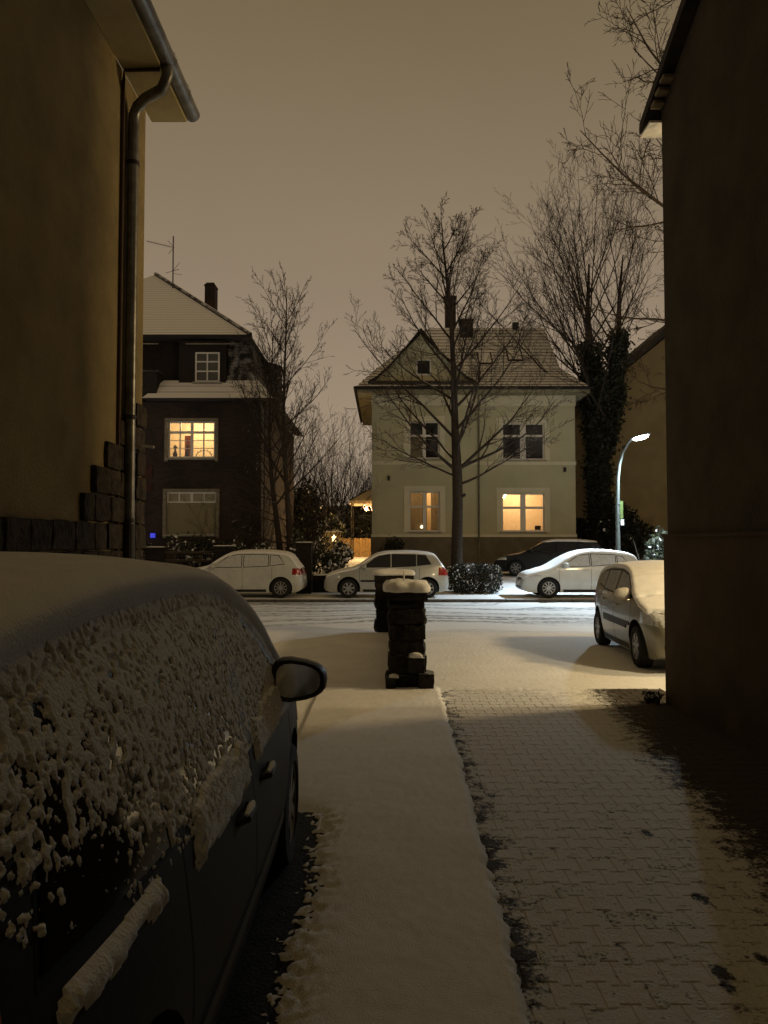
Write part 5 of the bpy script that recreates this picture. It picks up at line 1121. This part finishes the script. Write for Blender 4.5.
shrub('evergreen_shrub', 'snow-flecked dark shrub at the right, in front of the olive house wall', (9.45, 27.6, .1), .85, .7, 1.15, 1500, .08, mat('laurel_leaf', (0.030, 0.033, 0.016), 0.6, 0.35, 4, island=0.52), 43)
k_ = 0
for (x, y, rx, rz_, s_, lb) in ((-9.0, 27.6, .8, .85, 51, 'snow-flecked shrub beside the blue house lamp'), (-7.0, 27.8, 1.0, 1.0, 52, 'snow-flecked shrub below the window with drawn blind'), (-5.5, 27.9, .9, .8, 53, 'low snow-flecked shrub before the brick house corner pipe'), (-4.2, 28.2, .8, .85, 54, 'low leafy shrub around the foot of the twin-stemmed tree'), (-2.95, 29.0, .8, 1.1, 55, 'leafy shrub lit warm, right of the twin-stemmed tree')):
    shrub('evergreen_shrub', lb, (x, y, .12), rx, .6, rz_, 900, .075, m_leaf2 if k_ != 4 else m_leaf, s_); k_ += 1
for (x, y, rx, rz_, s_, lb) in ((-3.9, 43.5, 1.5, 2.3, 61, 'tall dark evergreen beside the rear corner of the brick house'), (-1.4, 46.5, 1.3, 2.0, 62, 'dark evergreen behind the lit wooden garden fence'), (-2.9, 40.5, .8, 1.2, 63, 'rounded evergreen catching warm light from the garden canopy'), (9.75, 39.0, .9, 1.3, 64, 'dark evergreen between the villa and the ivy tree'), (11.6, 35.6, 1.4, 1.6, 65, 'dark evergreen at the foot of the ivy-clad trunk')):
    shrub('dark_evergreen', lb, (x, y, terrain_far(y) - .05), rx, 1.1, rz_, 3200, .11, m_leaf_dark if s_ != 63 else m_leaf, s_)
shrub('low_plant', 'small dark weedy plant at the corner of the right-hand house', (2.92, 8.45, -.02), .16, .2, .06, 110, .03, m_leaf_dark, 71, 'plant')
shrub('wall_shrub', 'dark shrub against the villa socle, above the silver car roof', (.35, 34.2, .5), .55, .4, .75, 900, .07, m_leaf_dark, 72)

# ------------------------------------------------------------------ lit back garden between the houses
m_wood = mat('fence_board', (0.30, 0.19, 0.07), 0.85, 0.2, 5, stretch=(6, 6, .6))
t_ = thing('garden_fence', 'wooden board fence glowing in warm light, between the houses', 'fence', (-1.5, 44, .9))
for k in range(12):
    x = -2.55 + k * .165; MB().box(x, x + .15, 43.97, 44.0, .8, 1.95 + .03 * (k % 2)).build('board', m_wood, t_)
MB().box(-2.6, -.5, 44.002, 44.06, 1.2, 1.3).build('rail', m_wood, t_)
t_ = thing('garden_screen', 'short pale timber screen with snow on top, left of the glowing fence', 'fence', (-2.75, 40, .7)); MB().box(-3.15, -2.25, 39.97, 40.05, .6, 2.25).build('panel', mat('pale_timber', (0.46, 0.34, 0.16), 0.85, 0.15, 4), t_); MB().box(-3.18, -2.22, 39.94, 40.08, 2.253, 2.32).build('snow_cap', m_snow_fine, t_)
m_canv = mat('canopy_cloth', (0.62, 0.52, 0.36), 0.8, 0.06, 3)
CN = thing('garden_canopy', 'snowy garden canopy with curled fairy lights, half hidden by the villa', 'canopy', (-.2, 42.3, .85))
cp = MB(); ap = (-.15, 42.3, 5.0)
rim_ = [(-1.85, 40.9, 3.95), (1.5, 40.9, 3.95), (1.5, 43.7, 3.95), (-1.85, 43.7, 3.95)]
for a, b in zip(rim_, rim_[1:] + rim_[:1]): cp.tri(a, b, ap)
cpo = cp.build('canopy_top', m_canv, CN)
for a in rim_: MB().tube([a, ap], .025, 5).build('canopy_rib', m_timber, cpo)
vl = MB()
for a, b in zip(rim_, rim_[1:] + rim_[:1]): vl.quad(a, b, (b[0], b[1], b[2] - .16), (a[0], a[1], a[2] - .16))
vl.build('valance', m_canv, CN)
for (x, y) in ((-1.75, 41), (1.4, 41), (1.4, 43.6), (-1.75, 43.6)): MB().tube([(x, y, .7), (x, y, 3.95)], .035, 6).build('post', m_timber, CN)
m_fairy = mat('fairy_light', (0.9, 0.4, 0.3), 0.5, emit=((1.0, 0.42, 0.28), 2.2))
cr = MB()
for k in range(5): cr.tube([(-1.0 + .22 * k + .10 * math.cos(a), 40.86, 3.62 - .07 * k + .12 * math.sin(a)) for a in np.linspace(0, 5, 9)], .018, 5)
cr.build('fairy_lights', m_fairy, CN)
def lamp_light(name, parent, loc, energy, color, size, spot=None, batwing=False, tilt=0):
    L = bpy.data.lights.new(name, 'SPOT' if spot else 'POINT'); L.energy = energy; L.color = color; L.shadow_soft_size = size
    if spot: L.spot_size = R(spot); L.spot_blend = .75
    if batwing:      # a road lantern throws most of its light sideways along the street
        L.use_nodes = True; n_ = L.node_tree.nodes; k_ = L.node_tree.links; em = n_['Emission']
        tc_ = n_.new('ShaderNodeTexCoord'); sx_ = n_.new('ShaderNodeSeparateXYZ'); k_.new(tc_.outputs['Normal'], sx_.inputs[0]); prev = sx_.outputs['Z']
        for op, v in (('ABSOLUTE', 0), ('MAXIMUM', .4), ('POWER', -.9)):
            q_ = n_.new('ShaderNodeMath'); q_.operation = op; q_.inputs[1].default_value = v; k_.new(prev, q_.inputs[0]); prev = q_.outputs[0]
        k_.new(prev, em.inputs['Strength'])
    o_ = bpy.data.objects.new(name, L); COL.objects.link(o_); o_.parent = parent; b_ = ORG.get(parent.name, (0, 0, 0)); o_.location = Vector(loc) - Vector(b_); o_.rotation_euler = (R(tilt), 0, 0); return o_
MB().lathe([(.001, 3.42), (.07, 3.46), (.09, 3.55), (.06, 3.64), (.001, 3.68)], 12, 'z', (-.95, 41.6, 0)).build('lantern', mat('lantern_glow', (0.9, 0.7, 0.4), 0.4, emit=((1, 0.7, 0.35), 6.0)), CN)
MB().tube([(-.95, 41.6, 3.66), (-.95, 41.6, 4.45)], .008, 4).build('lantern_cord', m_timber, CN)
lamp_light('lantern_light', CN, (-.95, 41.3, 3.35), 420, (1.0, 0.62, 0.27), .12)
# lantern post in the forecourt hedge line that lights path and shrubs
GL = thing('garden_lamp', 'small garden lamp standing among the shrubs by the snowy path', 'lamp', (-2.35, 36.2, .55)); MB().tube([(-2.35, 36.2, .4), (-2.35, 36.2, 1.75)], .03, 8).build('post', m_timber, GL); MB().lathe([(.001, 1.75), (.08, 1.76), (.10, 1.95), (.11, 1.97), (.001, 2.08)], 10, 'z', (-2.35, 36.2, 0)).build('lamp_head', mat('garden_lamp_glow', (0.9, 0.75, 0.45), 0.4, emit=((1, 0.72, 0.36), 1.2)), GL)
lamp_light('garden_lamp_light', GL, (-2.35, 36.0, 2.2), 110, (1.0, 0.66, 0.30), .12)
o = MB().add([(-2.3, 28.6, terrain_far(28.6) + .02), (-1.0, 28.6, terrain_far(28.6) + .02), (-.9, 36, terrain_far(36) + .012), (-2.2, 36, terrain_far(36) + .012)], [(0, 1, 2, 3)]).build('garden_path', m_snow_fine); tag(o, kind='structure')

# ------------------------------------------------------------------ street lamps
m_pole = mat('galvanised_pole', (0.075, 0.085, 0.075), 0.7, 0.1, 12)
m_led = mat('led_lens', (0.9, 0.95, 1.0), 0.3, emit=((0.92, 0.96, 1.0), 45.0))
def street_lamp(label, x, y, z0, head, color, power, tilt=(0.25, -0.35), signs=False, led=m_led, spot=None):
    t_ = thing('street_lamp', label, 'street lamp', (x, y, z0)); hx, hy, hz = head
    pts = [(x, y, z0 - .05), (x, y, z0 + 1.2), (x, y, z0 + 3.0), (x + .03 * (hx - x), y + .03 * (hy - y), z0 + 3.9)] + [(x + (hx - x) * f, y + (hy - y) * f, z0 + 3.9 + (hz - z0 - 3.9) * g_) for f, g_ in ((.10, .35), (.25, .65), (.5, .9), (.72, 1.0))]
    MB().tube(pts, [.085, .08, .07, .062, .056, .05, .045, .04], 12).build('pole', m_pole, t_, smooth=50)
    MB().tube([(x, y, z0 - .02), (x, y, z0 + .45)], .10, 12).build('pole_base', m_pole, t_)
    d = Vector((hx - x, hy - y, 0)).normalized(); sd = Vector((-d.y, d.x, 0)); c = Vector(head); hl = .34
    hd = MB(); prof = [(-1, .45, .6), (-.7, .85, 1.0), (0, 1.0, 1.1), (.7, .9, .9), (1, .5, .5)]; n_ = 14; o0 = len(hd.v)
    for (u, w_, t2) in prof:
        for j in range(n_):
            a = 2 * math.pi * j / n_; q = c + d * (u * hl) + sd * (.15 * w_ * math.cos(a)) + Vector((0, 0, .06 * t2 * max(math.sin(a), -.25) + .02 + u * .06)); hd.v.append(tuple(q))
    for i in range(len(prof) - 1):
        for j in range(n_): hd.f.append((i * n_ + j, i * n_ + (j + 1) % n_, (i + 1) * n_ + (j + 1) % n_, (i + 1) * n_ + j))
    hd.f.append(tuple(range(n_))); hd.f.append(tuple((len(prof) - 1) * n_ + j for j in range(n_)))
    ho = hd.build('lamp_head', m_pole, t_, smooth=50, fix=True)
    ln = MB(); n2 = 16     # bulging glass bowl below the head
    for k, (rr, dz) in enumerate(((1, 0), (.92, -.05), (.65, -.085), (.02, -.10))):
        for j in range(n2):
            a = 2 * math.pi * j / n2; q = c + d * (.28 * rr * math.cos(a)) + sd * (.145 * rr * math.sin(a)) + Vector((0, 0, dz + .0 + .06 * math.cos(a) * rr * .7)); ln.v.append(tuple(q))
    for i in range(3):
        for j in range(n2): ln.f.append((i * n2 + j, i * n2 + (j + 1) % n2, (i + 1) * n2 + (j + 1) % n2, (i + 1) * n2 + j))
    lo_ = ln.build('lamp_lens', led, ho, smooth=60)
    lamp_light('lamp_light', ho, (hx, hy, hz - .16), power, color, .12 if spot else .45, spot=spot, batwing=bool(spot), tilt=-18 if spot else 0)
    if signs:
        s1 = MB().box(x + .07, x + .17, y - .06, y - .045, 2.55, 3.15).build('green_plate', mat('green_plate', (0.09, 0.13, 0.03), 0.6), t_); MB().box(x + .08, x + .19, y - .08, y - .065, 2.32, 2.52).build('white_plate', m_plate, t_)
        for z in (2.45, 2.7, 3.05): MB().tube([(x, y - .07, z), (x + .1, y - .05, z)], .012, 6).build('plate_clamp', m_pole, t_)
    return t_
street_lamp('lit street lamp with curved pole and green plate, behind the white snowy car', 8.0, 26.35, .05, (8.62, 25.75, 5.28), (0.70, 0.88, 1.0), 3600, signs=True, spot=142)
street_lamp('street lamp farther along the far pavement, hidden behind the yellow house', -18.5, 26.35, .05, (-18.0, 25.6, 5.28), (0.90, 0.94, 0.96), 2400, spot=142)
m_warm = mat('warm_lens', (1.0, 0.9, 0.7), 0.3, emit=((1.0, 0.75, 0.42), 30.0))
street_lamp('warm street lamp on the near pavement, hidden behind the right-hand house', 9.6, 10.45, 0, (9.1, 10.4, 5.75), (1.0, 0.71, 0.34), 1500, led=m_warm)

# ------------------------------------------------------------------ far hillside seen between the villa and the ivy tree
xs = np.linspace(-500, 500, 120); hh = 14 + 16 * fbm(np.stack([xs / 60, 0 * xs, 0 * xs], -1), 3, 90); Gh = np.stack([np.stack([xs, 0 * xs + 240, 0 * xs + 1.0], -1), np.stack([xs, 0 * xs + 300, hh * .6], -1), np.stack([xs, 0 * xs + 420, hh], -1)])
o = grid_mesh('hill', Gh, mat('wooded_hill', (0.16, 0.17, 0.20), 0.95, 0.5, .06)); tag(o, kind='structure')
